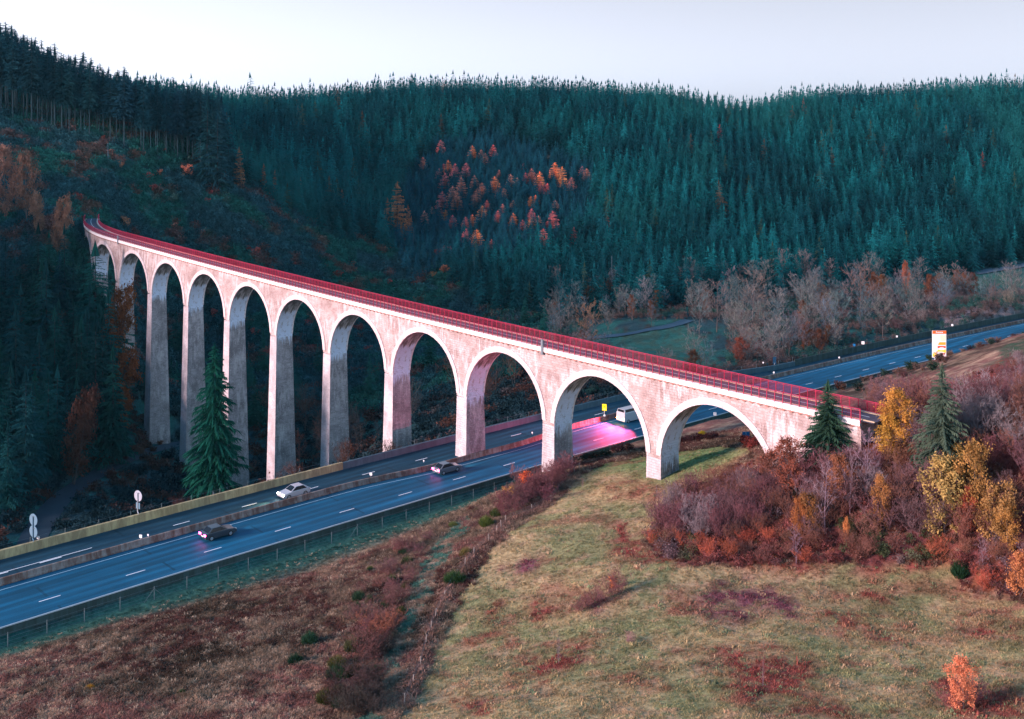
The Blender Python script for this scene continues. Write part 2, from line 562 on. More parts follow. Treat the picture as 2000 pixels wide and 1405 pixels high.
# piers
for i in range(0, NA1 + 1):
    s = (i + .5) * L; zt = zs(s)
    cx, cy, a = v_xy(s, WT / 2)
    g = min(Hs(*VP(s + d, lt, 0)[:2]) for d in (-2, 2) for lt in (0, WT)) - 1.5
    h = zt - g; n = max(3, int(h / 4)); b = VB(); rings = []
    for k in range(n + 1):
        z = zt - h * k / n; d = zt - z
        wl = WL + 2 * d * .0135; wt = WT + 2 * d * .023
        rings.append((z, wl, wt))
    for (z0, l0, t0), (z1, l1, t1) in zip(rings[:-1], rings[1:]):
        def cn(z, l, t): return [VP(s - l / 2, WT / 2 - t / 2, z), VP(s + l / 2, WT / 2 - t / 2, z), VP(s + l / 2, WT / 2 + t / 2, z), VP(s - l / 2, WT / 2 + t / 2, z)]
        p, q = cn(z0, l0, t0), cn(z1, l1, t1)
        for e in range(4):
            w0 = (l0, t0)[e % 2]; w1 = (l1, t1)[e % 2]; o = i * 7.3 + e * 3.1
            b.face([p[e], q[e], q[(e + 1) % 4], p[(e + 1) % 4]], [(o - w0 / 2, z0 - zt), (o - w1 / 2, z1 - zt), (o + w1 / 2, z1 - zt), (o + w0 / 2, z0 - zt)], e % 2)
    b.face(cn(*rings[0])[::-1])
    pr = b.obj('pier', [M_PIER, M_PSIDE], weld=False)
# cornice blocks over little corbel arches
BS = L / 18
nb0 = int(math.ceil(S_A / BS)); nb1 = int(S_B / BS)
cb = VB(); ko = VB()
for k in range(nb0, nb1):
    s0, s1 = k * BS, (k + 1) * BS
    for side in (0, 1):
        la, lb = ((-.34, .2) if side == 0 else (WT + .34, WT - .2))
        for (a0, a1, z0, z1, bld, o0) in ((s0 + .04, s1 - .04, CORN, TOPD, cb, la),):
            za, zb = float(v_z(s0)), float(v_z(s1))
            p = [VP(a0, o0, za + z0), VP(a1, o0, zb + z0), VP(a1, o0, zb + z1), VP(a0, o0, za + z1)]
            q = [VP(a0, lb, za + z0), VP(a1, lb, zb + z0), VP(a1, lb, zb + z1), VP(a0, lb, za + z1)]
            if side: p, q = q, p
            bld.face(p[::-1]); bld.face(q)
            for e in range(4): bld.face([p[e], p[(e + 1) % 4], q[(e + 1) % 4], q[e]])
        if side == 0:
            o = -.22; m = 6; arc = []
            for j in range(m + 1):
                u = s0 + BS * j / m; t = j / m
                arc.append((u, CORN - .42 + .30 * math.sin(math.pi * t)))
            fr = [[VP(u, o, float(v_z(u)) + z) for z in (zl, CORN - .004)] for u, zl in arc]
            ko.grid(fr, None, 0, True)
            un = [[VP(u, l_, float(v_z(u)) + zl) for l_ in (o, .05)] for u, zl in arc]
            ko.grid(un, None, 0)
cb.obj('cornice', M_CORN); ko.obj('corbel_arches', M_CORB)
# deck
dk = VB(); ss = np.arange(S_A - 2, S_B + 2, 1.6)
dk.grid([[VP(s, l_, float(v_z(s)) + z) for l_, z in ((-.2, TOPD - .06), (.15, TOPD - .02), (WT / 2, TOPD + .03), (WT - .15, TOPD - .02), (WT + .2, TOPD - .06))] for s in ss], None, 0, True)
dko = dk.obj('deck', M_DECK)
mk = VB()
mk.grid([[VP(u, l_, float(v_z(u)) + TOPD + .04) for l_ in (WT / 2 - .07, WT / 2 + .07)] for u in np.arange(S_A, S_B, 1.6)], None, 0, True)
mk.obj('centre_line', M_PAINT, dko)
kb = VB()
for l0, l1 in ((.22, .42), (WT - .42, WT - .22)):
    P = [[VP(s, l0, float(v_z(s)) + TOPD - .02), VP(s, l0, float(v_z(s)) + TOPD + .12), VP(s, l1, float(v_z(s)) + TOPD + .12), VP(s, l1, float(v_z(s)) + TOPD - .02)] for s in ss]
    kb.grid(P, None, 0, True)
kb.obj('kerb', M_CURB, dko)
# railings
RH = 1.62
for side, lat in ((0, -.12), (1, WT + .12)):
    rb = VB(); e0 = S_A if side == 0 else S_A - 1.0
    e1 = S_B + 1.5
    st = np.arange(e0, e1, BS)
    for zz, w, hh in ((RH, .13, .09), (RH - .2, .05, .05), (.14, .06, .06)):
        P = []
        for s in np.append(st, e1):
            z = float(v_z(s)) + TOPD + zz
            P.append([VP(s, lat - w / 2, z - hh / 2), VP(s, lat + w / 2, z - hh / 2), VP(s, lat + w / 2, z + hh / 2), VP(s, lat - w / 2, z + hh / 2), VP(s, lat - w / 2, z - hh / 2)])
        rb.grid(P, None, 0)
    sp_, hw_ = ((.19, .010), (.15, .013))[side]
    for s in np.arange(e0, e1, sp_):       # balusters are the railing's own pattern
        z = float(v_z(s)) + TOPD; p = VP(s, lat, z + .14); q = VP(s, lat, z + RH - .2)
        x = VP(s + hw_, lat, 0) - VP(s - hw_, lat, 0); x[2] = 0; y = np.array([-x[1], x[0], 0])
        c = [p - x / 2 - y / 2, p + x / 2 - y / 2, p + x / 2 + y / 2, p - x / 2 + y / 2]
        d = [q - x / 2 - y / 2, q + x / 2 - y / 2, q + x / 2 + y / 2, q - x / 2 + y / 2]
        for e in range(4): rb.face([c[e], c[(e + 1) % 4], d[(e + 1) % 4], d[e]])
    ro = rb.obj('railing', M_RED)
    far = VB()
    for n_, s in enumerate(st):
        z = float(v_z(s)) + TOPD
        a = float(v_xy(s)[2]); ax = (math.cos(a), math.sin(a), 0); ay = (-math.sin(a), math.cos(a), 0)
        bb = VB() if n_ < 50 else far
        c = VP(s, lat + (-.12 if side == 0 else .12), z + (RH - .35) / 2)
        bb.box(c + np.array([0, 0, 0]), .12, .10, RH + .35, ax, ay)
        if n_ < 50: bb.obj('post', M_RED, ro)
    fo = far.obj('posts', M_RED, ro); fo['kind'] = 'stuff'
# grey expansion posts on the parapet
for s in (1.55 * L, 9.45 * L):
    b = VB(); a = float(v_xy(s)[2])
    b.box(VP(s, -.42, float(v_z(s)) + TOPD + .1), .5, .3, 2.9, (math.cos(a), math.sin(a), 0), (-math.sin(a), math.cos(a), 0))
    b.obj('refuge_post', M_DARKM)


# ------------------------------------------------------------------ ground sheet
FIELD = [(785, 1410), (850, 1270), (905, 1160), (960, 1075), (1012, 1030), (1090, 978), (1130, 935), (1180, 908), (1260, 893), (1400, 872), (1475, 880), (1445, 900),
         (1300, 1000), (1255, 1060), (1300, 1098), (1460, 1112), (1600, 1104), (1850, 1106), (1900, 1165), (2100, 1190), (3200, 1300), (3200, 4000), (300, 4000), (740, 1500)]
GULLY = [(735, 1420), (800, 1250), (845, 1150), (885, 1070), (930, 1020), (905, 1010), (850, 1065), (800, 1150), (770, 1250), (715, 1330), (690, 1420)]
THICK = [(1275, 1010), (1262, 1060), (1300, 1096), (1460, 1110), (1600, 1102), (1850, 1104), (1900, 1160), (2350, 1200), (2350, 780), (1960, 700), (1900, 740), (1760, 790), (1690, 815), (1600, 880), (1490, 895),
         (1450, 905), (1360, 950)]
MEADOW = [(1195, 650), (1340, 640), (1400, 690), (1400, 720), (1240, 720), (1190, 690)]
MEADOW2 = [(1890, 545), (1960, 535), (2010, 545), (2010, 585), (1930, 582), (1890, 570)]
RMEAD = [(1950, 680), (2060, 640), (2060, 770), (1960, 760)]
SPOTS = [(1450, 1172, 75, 28, 1.0, 0), (1500, 1195, 40, 16, .8, 0), (1690, 1160, 55, 30, .6, 1), (1640, 1215, 60, 22, .45, 1), (1500, 1330, 78, 45, .95, 1), (1450, 1290, 40, 25, .6, 1),
         (1045, 1318, 36, 22, 1.0, 1), (1100, 1285, 42, 16, .9, 1), (1020, 1108, 34, 14, .7, 0), (970, 1210, 16, 34, .7, 1), (1930, 1380, 90, 26, .9, 1), (1950, 1225, 70, 22, .7, 1), (1730, 1240, 60, 24, .4, 1),
         (925, 1382, 30, 12, .8, 1), (1220, 1330, 46, 14, .5, 1), (1060, 1190, 60, 16, .5, 1), (1230, 1075, 34, 20, .6, 1), (1290, 1085, 40, 14, .8, 1), (1760, 1108, 60, 12, .9, 1), (1350, 1086, 50, 10, .8, 1),
         (1170, 1175, 50, 18, .5, 0), (1850, 1345, 60, 20, .5, 1), (1580, 1395, 80, 16, .6, 1), (1000, 1255, 30, 12, .3, 1), (1330, 1185, 60, 12, .25, 1), (1230, 955, 60, 14, .4, 1), (1560, 1110, 60, 9, .9, 1), (1930, 1160, 50, 14, .9, 1), (1213, 1040, 7, 16, 1, 1), (1220, 1062, 8, 14, 1, 1), (1240, 1080, 20, 7, 1, 1), (1268, 1089, 24, 6, 1, 1), (1300, 1095, 30, 6, 1, 1)] + [(930 + 30 * k, 1245 - 9 * k - .55 * k * k, 17, 5, .35, 1) for k in range(11)] + [(1330 + 42 * k, 1268 + 3.5 * k, 24, 5, .3, 1) for k in range(13)]


def lerp3(a, b, w):
    return a * (1 - w[:, None]) + b * w[:, None]


def zone(X, Y, Z):
    """land use from where the point lies: returns albedo (n,3) and a dict of masks"""
    px, py = proj(X, Y, Z)
    jx = (fbm(X / 2.2, Y / 2.2, 3, 21) - .5) * 9 * 150 / np.maximum(Y, 60); jy = (fbm(X / 2.2, Y / 2.2, 3, 33) - .5) * 7 * 150 / np.maximum(Y, 60)
    qx, qy = px + jx * 3, py + jy * 3
    s, u = road_su(X, Y)
    n1 = fbm(X / 9, Y / 9, 4, 41); n2 = fbm(X / 1.7, Y / 1.7, 3, 55); n3 = fbm(X / 30, Y / 30, 3, 66)
    near = (u < -7) & (Y < 330)
    field = inpoly(qx, qy, FIELD) & (Y < 230) & (Y > 20) & near
    gully = inpoly(qx, qy, GULLY) & (Y < 200) & near & ~field
    thick = inpoly(qx, qy, THICK) & near & ~field
    c = np.tile(np.array([.026, .062, .072]), (len(px), 1))                      # forest floor and clear-cut
    c = lerp3(c, np.array([.022, .10, .09]), smooth(.42, .62, n1))
    c = lerp3(c, np.array([.055, .030, .022]), smooth(.60, .72, n2) * .7)
    br = near & ~field
    bc = np.tile(np.array([.205, .095, .078]), (len(px), 1))
    bc = lerp3(bc, np.array([.38, .25, .17]), smooth(.5, .68, n2)); bc = lerp3(bc, np.array([.11, .09, .06]), smooth(.52, .66, n1) * .7)
    bc = lerp3(bc, bc * .42, smooth(.46, .62, n3) * .8); bc = lerp3(bc, np.array([.30, .21, .14]), smooth(.56, .68, fbm(X / 4.2, Y / 4.2, 3, 97)) * .6)
    bc = lerp3(bc, np.array([.05, .13, .10]), smooth(-17, -10.5, u) * (s < 165))
    c[br] = bc[br]
    gc = lerp3(np.tile(np.array([.075, .18, .135]), (len(px), 1)), np.array([.28, .19, .135]), smooth(.48, .62, n2))
    c[gully] = gc[gully]
    fc = lerp3(np.tile(np.array([.40, .30, .155]), (len(px), 1)), np.array([.27, .255, .12]), smooth(.44, .60, n1))
    fc = lerp3(fc, np.array([.45, .30, .18]), smooth(.55, .7, n2) * .8)
    fc = lerp3(fc, np.array([.15, .22, .085]), smooth(.50, .62, n3) * smooth(1010, 900, py) * .9)
    red = np.zeros(len(px))
    for (x, y, rx, ry, w, k) in SPOTS:
        d = ((px + jx * 5 - x) / rx) ** 2 + ((py + jy * 5 - y) / ry) ** 2
        m = 1.25 * w * np.exp(-d * .9) * (.45 + 1.2 * smooth(.35, .6, n2))
        fc = lerp3(fc, np.array([.24, .055, .048]) if k else np.array([.18, .052, .078]), np.clip(m, 0, .92)); red = np.maximum(red, m)
    fc = lerp3(fc, np.array([.24, .085, .06]), smooth(.60, .74, fbm(X / 5, Y / 5, 4, 77)) * .6)
    c[field] = fc[field]
    tc = lerp3(np.tile(np.array([.15, .05, .048]), (len(px), 1)), np.array([.21, .08, .045]), smooth(.45, .65, n2))
    c[thick] = tc[thick]
    m = (inpoly(qx, qy, MEADOW) | inpoly(qx, qy, MEADOW2)) & (u > 24)
    mc = lerp3(np.tile(np.array([.03, .125, .105]), (len(px), 1)), np.array([.05, .10, .075]), smooth(.4, .6, n2))
    c[m] = mc[m]
    rm = inpoly(qx, qy, RMEAD) & near
    c[rm] = lerp3(np.tile(np.array([.05, .085, .05]), (len(px), 1)), np.array([.12, .10, .07]), smooth(.45, .6, n2))[rm]
    bank = (u > 24) & (py < 650) & (px > 1840) & (py > 560) & ~m
    c[bank] = lerp3(np.tile(np.array([.30, .20, .19]), (len(px), 1)), np.array([.18, .13, .11]), smooth(.45, .6, n2))[bank]
    return c, dict(field=field, gully=gully, thick=thick, br=br & ~thick & ~gully, red=red, s=s, u=u, px=px, py=py, meadow=m)


def axis(a, b, c0, c1, st, grow=1.12, mx=28):
    v = list(np.arange(c0, c1 + st, st)); d = st
    while v[-1] < b: d = min(d * grow, mx); v.append(v[-1] + d)
    d = st; w = []
    x = c0
    while x > a: d = min(d * grow, mx); x -= d; w.append(x)
    return np.array(w[::-1] + v)


gx = axis(-700, 800, -150, 150, 1.5, 1.03, 26); gy = axis(-200, 1300, 85, 290, 1.5, 1.03, 26)
GX, GY = np.meshgrid(gx, gy)
GZ = H(GX, GY)
me = bpy.data.meshes.new('ground')
ny, nx = GX.shape
me.vertices.add(nx * ny); me.vertices.foreach_set('co', np.stack([GX, GY, GZ], -1).astype(np.float32).ravel())
ii = (np.arange(ny - 1)[:, None] * nx + np.arange(nx - 1)[None]).ravel()
q = np.stack([ii, ii + 1, ii + 1 + nx, ii + nx], -1).astype(np.int32)
me.loops.add(q.size); me.loops.foreach_set('vertex_index', q.ravel())
me.polygons.add(len(q)); me.polygons.foreach_set('loop_start', np.arange(0, q.size, 4, dtype=np.int32)); me.polygons.foreach_set('loop_total', np.full(len(q), 4, np.int32))
me.polygons.foreach_set('use_smooth', np.ones(len(q), bool)); me.update(calc_edges=True)
zc, _ = zone(GX.ravel(), np.maximum(GY.ravel(), 20), GZ.ravel())
ca = me.color_attributes.new('soil', 'FLOAT_COLOR', 'POINT')
ca.data.foreach_set('color', np.c_[zc, np.ones(len(zc))].astype(np.float32).ravel())
t = NT('ground_cover')
a = t.n('Attribute'); a.attribute_name = 'soil'
p = t.pos()
f1 = t.noise(1.6, p, 6, .7); f2 = t.noise(.35, p, 4, .6)
c = t.mix(1.0, a.outputs['Color'], t.ramp(f1, [(.3, .55), (.7, 1.4)]), 'MULTIPLY')
c = t.mix(1.0, c, t.ramp(f2, [(.3, .8), (.7, 1.2)]), 'MULTIPLY')
t.pbsdf(c, .95, .05, t.bump(f1, .8, .35))
me.materials.append(t.m)
ground = tag(mesh_obj('ground', me), kind='structure')

# ------------------------------------------------------------------ motorway
def asphalt(name, col, var=.22):
    t = NT(name); p = t.pos(); uv = t.uv()
    f = t.noise(.22, p, 5, .6); g = t.noise(9, p, 3)
    rot = t.mapped(p, (1, 1, 1), (0, 0, -TH0))
    lane = t.noise(1.0, t.mapped(rot, (.012, .55, 1)), 3)
    c = t.mix(f, tuple(v * (1 - var) for v in col), tuple(v * (1 + var) for v in col))
    c = t.mix(1.0, c, t.ramp(lane, [(.35, .68), (.65, 1.25)]), 'MULTIPLY')
    c = t.mix(1.0, c, t.ramp(g, [(.3, .8), (.7, 1.2)]), 'MULTIPLY')
    # wheel tracks along each lane, long repair patches and a few tar seams
    sp = t.n('SeparateXYZ'); t.t.links.new(uv, sp.inputs[0])
    wv = t.math('SINE', t.math('MULTIPLY', sp.outputs[1], 2 * math.pi / 2.1)); wob = t.noise(.05, uv, 2)
    c = t.mix(1.0, c, t.ramp(t.math('ADD', t.math('MULTIPLY', wv, .22), wob), [(.35, .80), (.7, 1.12)]), 'MULTIPLY')
    br = t.n('TexBrick'); t.t.links.new(t.mapped(uv, (.028, .24, 1)), br.inputs['Vector']); br.inputs['Scale'].default_value = 1; br.inputs['Brick Width'].default_value = 1; br.inputs['Row Height'].default_value = 1
    br.inputs['Mortar Size'].default_value = .006; br.inputs['Color1'].default_value = (.86, .86, .86, 1); br.inputs['Color2'].default_value = (1.12, 1.12, 1.12, 1); br.inputs['Mortar'].default_value = (.6, .6, .6, 1)
    c = t.mix(1.0, c, br.outputs['Color'], 'MULTIPLY')
    t.pbsdf(c, .65, .18, t.bump(g, .12, .02)); return t.m


M_ASPH = asphalt('blue_grey_asphalt', (.006, .092, .172), .3); M_ASPH2 = asphalt('dark_asphalt', (.010, .050, .080), .3)
M_CONC = None


def conc(name, col, stain, st=.6):
    t = NT(name); p = t.pos()
    v = t.noise(1.0, t.mapped(p, (.9, .9, .18)), 5, .7); f = t.noise(.5, p, 4)
    c = t.mix(f, tuple(x * .8 for x in col), tuple(x * 1.15 for x in col))
    c = t.mix(t.ramp(v, [(.42, st), (.62, 0.0)]), c, stain)
    t.pbsdf(c, .9, .15, t.bump(v, .3, .05)); return t.m


M_MED = conc('rusty_stained_concrete', (.26, .22, .20), (.11, .045, .03), .8)
M_LITWALL = conc('headlight_tinted_concrete', (.44, .365, .20), (.20, .15, .09), .75)  # warm headlight glow put into the base colour; the stains are its own
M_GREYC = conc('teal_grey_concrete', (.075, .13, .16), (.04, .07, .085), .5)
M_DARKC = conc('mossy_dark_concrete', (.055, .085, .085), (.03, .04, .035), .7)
M_GALV = plain('galvanised_steel', (.52, .56, .60), .4, .5, .5, .15)
M_POST = plain('weathered_post', (.10, .14, .15), .8, .2, var=.3)
M_WOOD = plain('grey_wooden_post', (.30, .25, .22), .9, .1, var=.3)
M_WIRE = plain('fence_wire', (.16, .19, .20), .6, .3, .3)


def rp(s, u, z):
    x, y, a = road_xy(s, u); return np.array([float(x), float(y), float(z)])


def sweep(mb, s0, s1, prof, step=2.0, m=0, closed=True, drop=False, jog=False):
    """profile [(u, z)] swept along the road (z above the road)"""
    ss = np.append(np.arange(s0, s1, step), s1)
    pr = prof + prof[:1] if closed else prof
    jg = lambda s: -2.1 * float(smooth(56, 80, s) - smooth(98, 122, s)) if jog else 0.0      # the barrier bows round the pier in the median
    P = [[rp(s, u + jg(s), RZ + z + (float(road_drop(np.array(s), np.array(max(u, 11.6)))) if drop else 0)) for u, z in pr] for s in ss]
    arc = np.cumsum([0] + [math.hypot(pr[i + 1][0] - pr[i][0], pr[i + 1][1] - pr[i][1]) for i in range(len(pr) - 1)])
    mb.grid(P, [[(s, a) for a in arc] for s in ss], m)
    if closed:
        mb.face(P[0][:-1]); mb.face(P[-1][:-1][::-1])


E0, E1 = -85, 440
b = MB(); sweep(b, E0, E1, [(9.3, 0), (-6.6, 0)], closed=False)
hw = tag(b.obj('highway', M_ASPH), kind='structure')
b = MB(); sweep(b, E0, E1, [(19.6, .01), (10.0, .01)], closed=False, drop=True)
hw2 = tag(b.obj('highway', M_ASPH2), kind='structure')
for n in range(-6, 33):
    b = MB(); s = n * 13.0
    sweep(b, s - 1.55, s + 1.55, [(.09, .012), (-.09, .012)], 1.5, closed=False)
    b.obj('lane_marking', M_PAINT, hw)
b = MB(); sweep(b, E0, E1, [(8.0, .012), (7.86, .012)], closed=False, jog=True); b.obj('edge_line', plain('worn_line_paint', (.34, .50, .60), .6), hw)
b = MB(); sweep(b, E0, E1, [(-5.25, .012), (-5.55, .012)], closed=False); b.obj('edge_line', M_PAINT, hw)
b = MB(); sweep(b, E0, 12, [(14.38, .022), (14.22, .022)], closed=False); b.obj('centre_line', M_PAINT, hw2)
for s in (-12.4, -4.5, 3.6):
    b = MB(); sweep(b, s, s + 3.4, [(14.10, .022), (13.85, .022)], 1.7, closed=False); b.obj('lane_marking', M_PAINT, hw2)
for n in range(2, 14):
    b = MB(); sweep(b, n * 13, n * 13 + 3, [(14.4, .022), (14.2, .022)], 1.5, closed=False, drop=True); b.obj('lane_marking', M_PAINT, hw2)

b = MB(); sweep(b, E0, E1, [(9.45, -.1), (9.45, .12), (9.62, .4), (9.68, 1.02), (9.98, 1.02), (10.03, .4), (10.2, .12), (10.2, -.1)][::-1], jog=True)
md = b.obj('concrete_barrier', M_MED); tag(md, 'low rust stained concrete barrier between the two carriageways', 'barrier')
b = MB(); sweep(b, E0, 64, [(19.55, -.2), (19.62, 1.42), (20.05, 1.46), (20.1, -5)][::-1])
w1 = tag(b.obj('retaining_wall', M_LITWALL), 'long concrete wall with ochre headlight glow in its colour along the outer edge of the far carriageway', 'wall')
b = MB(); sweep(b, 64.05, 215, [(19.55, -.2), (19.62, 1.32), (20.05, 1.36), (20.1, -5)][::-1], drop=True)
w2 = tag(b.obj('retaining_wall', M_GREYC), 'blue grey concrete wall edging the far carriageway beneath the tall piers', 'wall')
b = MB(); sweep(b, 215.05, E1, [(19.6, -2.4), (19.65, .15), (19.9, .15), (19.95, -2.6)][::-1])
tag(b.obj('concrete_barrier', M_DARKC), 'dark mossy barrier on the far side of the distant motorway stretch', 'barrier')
# guard rail on the near verge
b = MB(); sweep(b, E0, E1, [(-6.45, -.2), (-6.48, .72), (-6.75, .75), (-6.8, -1.7)][::-1])
gr = tag(b.obj('guard_rail', M_DARKC), 'low dark parapet with a pale metal rail along the near edge of the motorway', 'guard rail')
b = MB(); sweep(b, E0, E1, [(-6.44, .80), (-6.44, .95), (-6.66, .95), (-6.66, .80)][::-1]); b.obj('rail', M_GALV, gr)


def road_fence(name, label, u, s0, s1, step, h, zoff=-.15, drop=False, brace=()):
    root = empty(name, rp(s0, u, RZ)); tag(root, label, 'fence'); off = -np.array(root.location)
    n = 0; w = MB()
    ss = np.arange(s0, s1, step)
    for k, s in enumerate(ss):
        g = Hs(*rp(s, u, 0)[:2]); b = MB()
        b.box((0, 0, h / 2 - .2), .085, .085, h + .4)
        if k % 7 == 3:
            x = rp(s + 1.6, u, 0) - rp(s, u, 0); x[2] = 0
            b.tube([(0, 0, h * .85), x], .035, 4); b.tube([(0, 0, h * .85), -x], .035, 4)
        o = b.obj('post', M_POST, root); o.location = tuple(rp(s, u, g) + off)
        if k:
            for z in (.25, .75, 1.25, h - .15):
                w.tube([np.array(p0) + (0, 0, z), rp(s, u, g) + off + (0, 0, z)], .014, 3, cap=False)
        p0 = rp(s, u, g) + off
    w.obj('wire_mesh', M_WIRE, root)
    return root


road_fence('wire_fence', 'wire mesh fence on slim posts along the near verge of the motorway', -8.6, -40, 330, 5.2, 2.0)
road_fence('wire_fence', 'wire mesh fence on slim posts behind the headlight tinted wall', 21.4, -40, 66, 5.6, 2.3)
road_fence('wire_fence', 'wire mesh fence on slim posts beyond the far carriageway under the viaduct', 21.4, 70, 205, 6.5, 2.3)
road_fence('wire_fence', 'wire mesh fence on slim posts below the bare trees beyond the distant motorway', 21.6, 210, 420, 6.5, 2.3)

# field fence of wooden stakes
ff = empty('stake_fence', hit(900, 1180)); tag(ff, 'old fence of leaning wooden stakes and wire on the left edge of the field', 'fence')
off = -np.array(ff.location); w = MB(); prev = None
FPX = [(790, 1385), (806, 1345), (822, 1308), (832, 1265), (842, 1236), (850, 1212), (868, 1176), (884, 1145), (908, 1110), (926, 1090), (955, 1062), (970, 1045), (980, 1035), (988, 1025), (1040, 1003), (1075, 985), (1122, 925), (1131, 920)]
for px, py in FPX:
    g = np.array(hit(px, py)); b = MB(); l = R.normal(0, .10, 2)
    b.tube([(0, 0, -.3), (l[0] * .5, l[1] * .5, .7), (l[0], l[1], 1.55)], [.085, .08, .07], 6)
    o = b.obj('stake', M_WOOD, ff); o.location = tuple(g + off)
    if prev is not None:
        for z in (.5, 1.0, 1.4): w.tube([prev + off + (0, 0, z), g + off + (0, 0, z)], .012, 3, cap=False)
    prev = g
w.obj('wire', M_WIRE, ff)

# service road and paths
def strip(name, mat, P, wid, lift, kind='structure'):
    b = MB(); P = np.array(P); rows = []
    for i in range(len(P)):
        d = P[min(i + 1, len(P) - 1)] - P[max(i - 1, 0)]; n = np.array([-d[1], d[0]]) / math.hypot(d[0], d[1])
        row = []
        for k in (-1, -.5, 0, .5, 1):
            x, y = P[i, 0] + n[0] * k * wid / 2, P[i, 1] + n[1] * k * wid / 2
            row.append((x, y))
        rows.append(row)
    Q = np.array(rows); Z = H(Q[..., 0], Q[..., 1]); Z = np.maximum(Z, Z.mean(1, keepdims=True) - .05) + lift
    b.grid([[(*Q[i, j], Z[i, j]) for j in range(5)] for i in range(len(Q))], None, 0)
    return tag(b.obj(name, mat), kind=kind)


M_SRV = plain('dark_lane_asphalt', (.016, .030, .045), .6, .4, var=.3, scale=.3)  # one dark asphalt tone, faintly mottled
strip('service_road', M_SRV, SRL[:, :2], 6.2, .22)
M_PATH = plain('pale_path', (.16, .22, .29), .8, .2, var=.2)
ep = VP(S_B + 1, WT / 2, 0)
strip('path', M_PATH, _resample([(ep[0] + 2, ep[1] - 4, 0), ep, (ep[0] - 3, ep[1] + 14, 0), (ep[0] - 16, ep[1] + 30, 0)], 2)[:, :2], 4.4, .35)
np_ = VP(S_A, WT / 2, 0)
strip('path', M_DECK, _resample([np_ + (-1, 1, 0), np_ + (3.4, -3.7, 0), np_ + (9, -9, 0)], 2)[:, :2], 4.2, .5)
lane = [hit(1085, 668), hit(1180, 660), hit(1240, 652), hit(1300, 640), hit(1345, 628)]
strip('path', plain('far_lane', (.035, .075, .11), .7, .2), _resample(lane, 3)[:, :2], 4.5, .3)
lane = [hit(590, 742), hit(640, 735), hit(760, 745), hit(840, 740), hit(900, 728)]
strip('path', plain('stream_track', (.03, .06, .08), .7, .2), _resample(lane, 3)[:, :2], 4.5, .3)
lane = [hit(1905, 536), hit(1950, 528), hit(2010, 518)]
strip('path', plain('upper_lane', (.06, .10, .14), .7, .2), _resample(lane, 3)[:, :2], 4.5, .3)


# ------------------------------------------------------------------ signs
M_BACK = plain('grey_sign_back', (.40, .43, .50), .5, .4, .3, .15)
M_BACK2 = plain('dark_sign_back', (.13, .24, .32), .5, .4, .3, .15)
M_YEL = plain('yellow_sign', (.95, .72, .01), .5, .3, var=.04)
M_BLK = plain('black_print', (.02, .02, .02), .6, .2)
M_WHT = plain('white_plastic', (.85, .85, .85), .5, .3, var=.05)
M_BLU = plain('blue_sign', (.01, .16, .38), .5, .3, var=.1)
RX = np.array([math.cos(TH0), math.sin(TH0), 0])


def disc(mb, c, r, nrm, th, n=28, m=0):
    nrm = np.asarray(nrm, float); nrm /= np.linalg.norm(nrm); a = np.cross(nrm, (0, 0, 1)); a /= np.linalg.norm(a); u = np.array([0, 0, 1.])
    f = [np.asarray(c) + nrm * th / 2 + r * (a * math.cos(2 * math.pi * k / n) + u * math.sin(2 * math.pi * k / n)) for k in range(n)]
    g = [p - nrm * th for p in f]
    mb.face(f, None, m); mb.face(g[::-1], None, m)
    for k in range(n): mb.face([f[k], g[k], g[(k + 1) % n], f[(k + 1) % n]], None, m)


def at_u(px, u):
    """arc length where the photo column meets the lane u"""
    ss = np.arange(-60, 420, .25); x, y, _ = road_xy(ss, u)
    return float(ss[np.argmin(np.abs(1000 + F * x / y - px))])


vw = np.array([-.35, -.94, 0])
for px, label, pale, spec in ((271, 'pale round sign seen from behind with a small plate below, on the headlight tinted wall', True, ((3.15, .95),)),
                              (66, 'two dark round signs one above the other, backs turned, on the headlight tinted wall', False, ((3.5, .98), (1.6, .98)))):
    s = at_u(px, 19.85); r = empty('road_sign', rp(s, 19.85, RZ + 1.4)); tag(r, label, 'road sign')
    nv = np.array([-RX[0], -RX[1], 0])
    nv = np.array([-.5, -.87, 0])
    b = MB(); b.tube([(0, 0, -.1), (0, 0, .25), (-.15, .1, .5), (-.15, .1, spec[0][0] + .6)], .085, 8); b.obj('post', M_GALV if pale else M_BACK2, r)
    for z, rr in spec:
        b = MB(); disc(b, (-.15 - nv[0] * .12, .1 - nv[1] * .12, z), rr, nv, .05); o = b.obj('sign_disc', M_BACK if pale else M_BACK2, r)
        b = MB(); a = np.cross(nv, (0, 0, 1)); b.box((-.15 - nv[0] * .05, .1 - nv[1] * .05, z), .08, .05, rr * 1.2, a, nv)
        b.box((-.15 - nv[0] * .055, .1 - nv[1] * .055, z + rr * .55), .7, .05, .08, a, nv); b.obj('bracket', M_DARKM, o)
    if pale:
        b = MB(); a = np.cross(nv, (0, 0, 1)); b.box((-.15 - nv[0] * .1, .1 - nv[1] * .1, 1.45), .95, .05, 1.05, a, nv); b.obj('plate', M_BACK2, r)

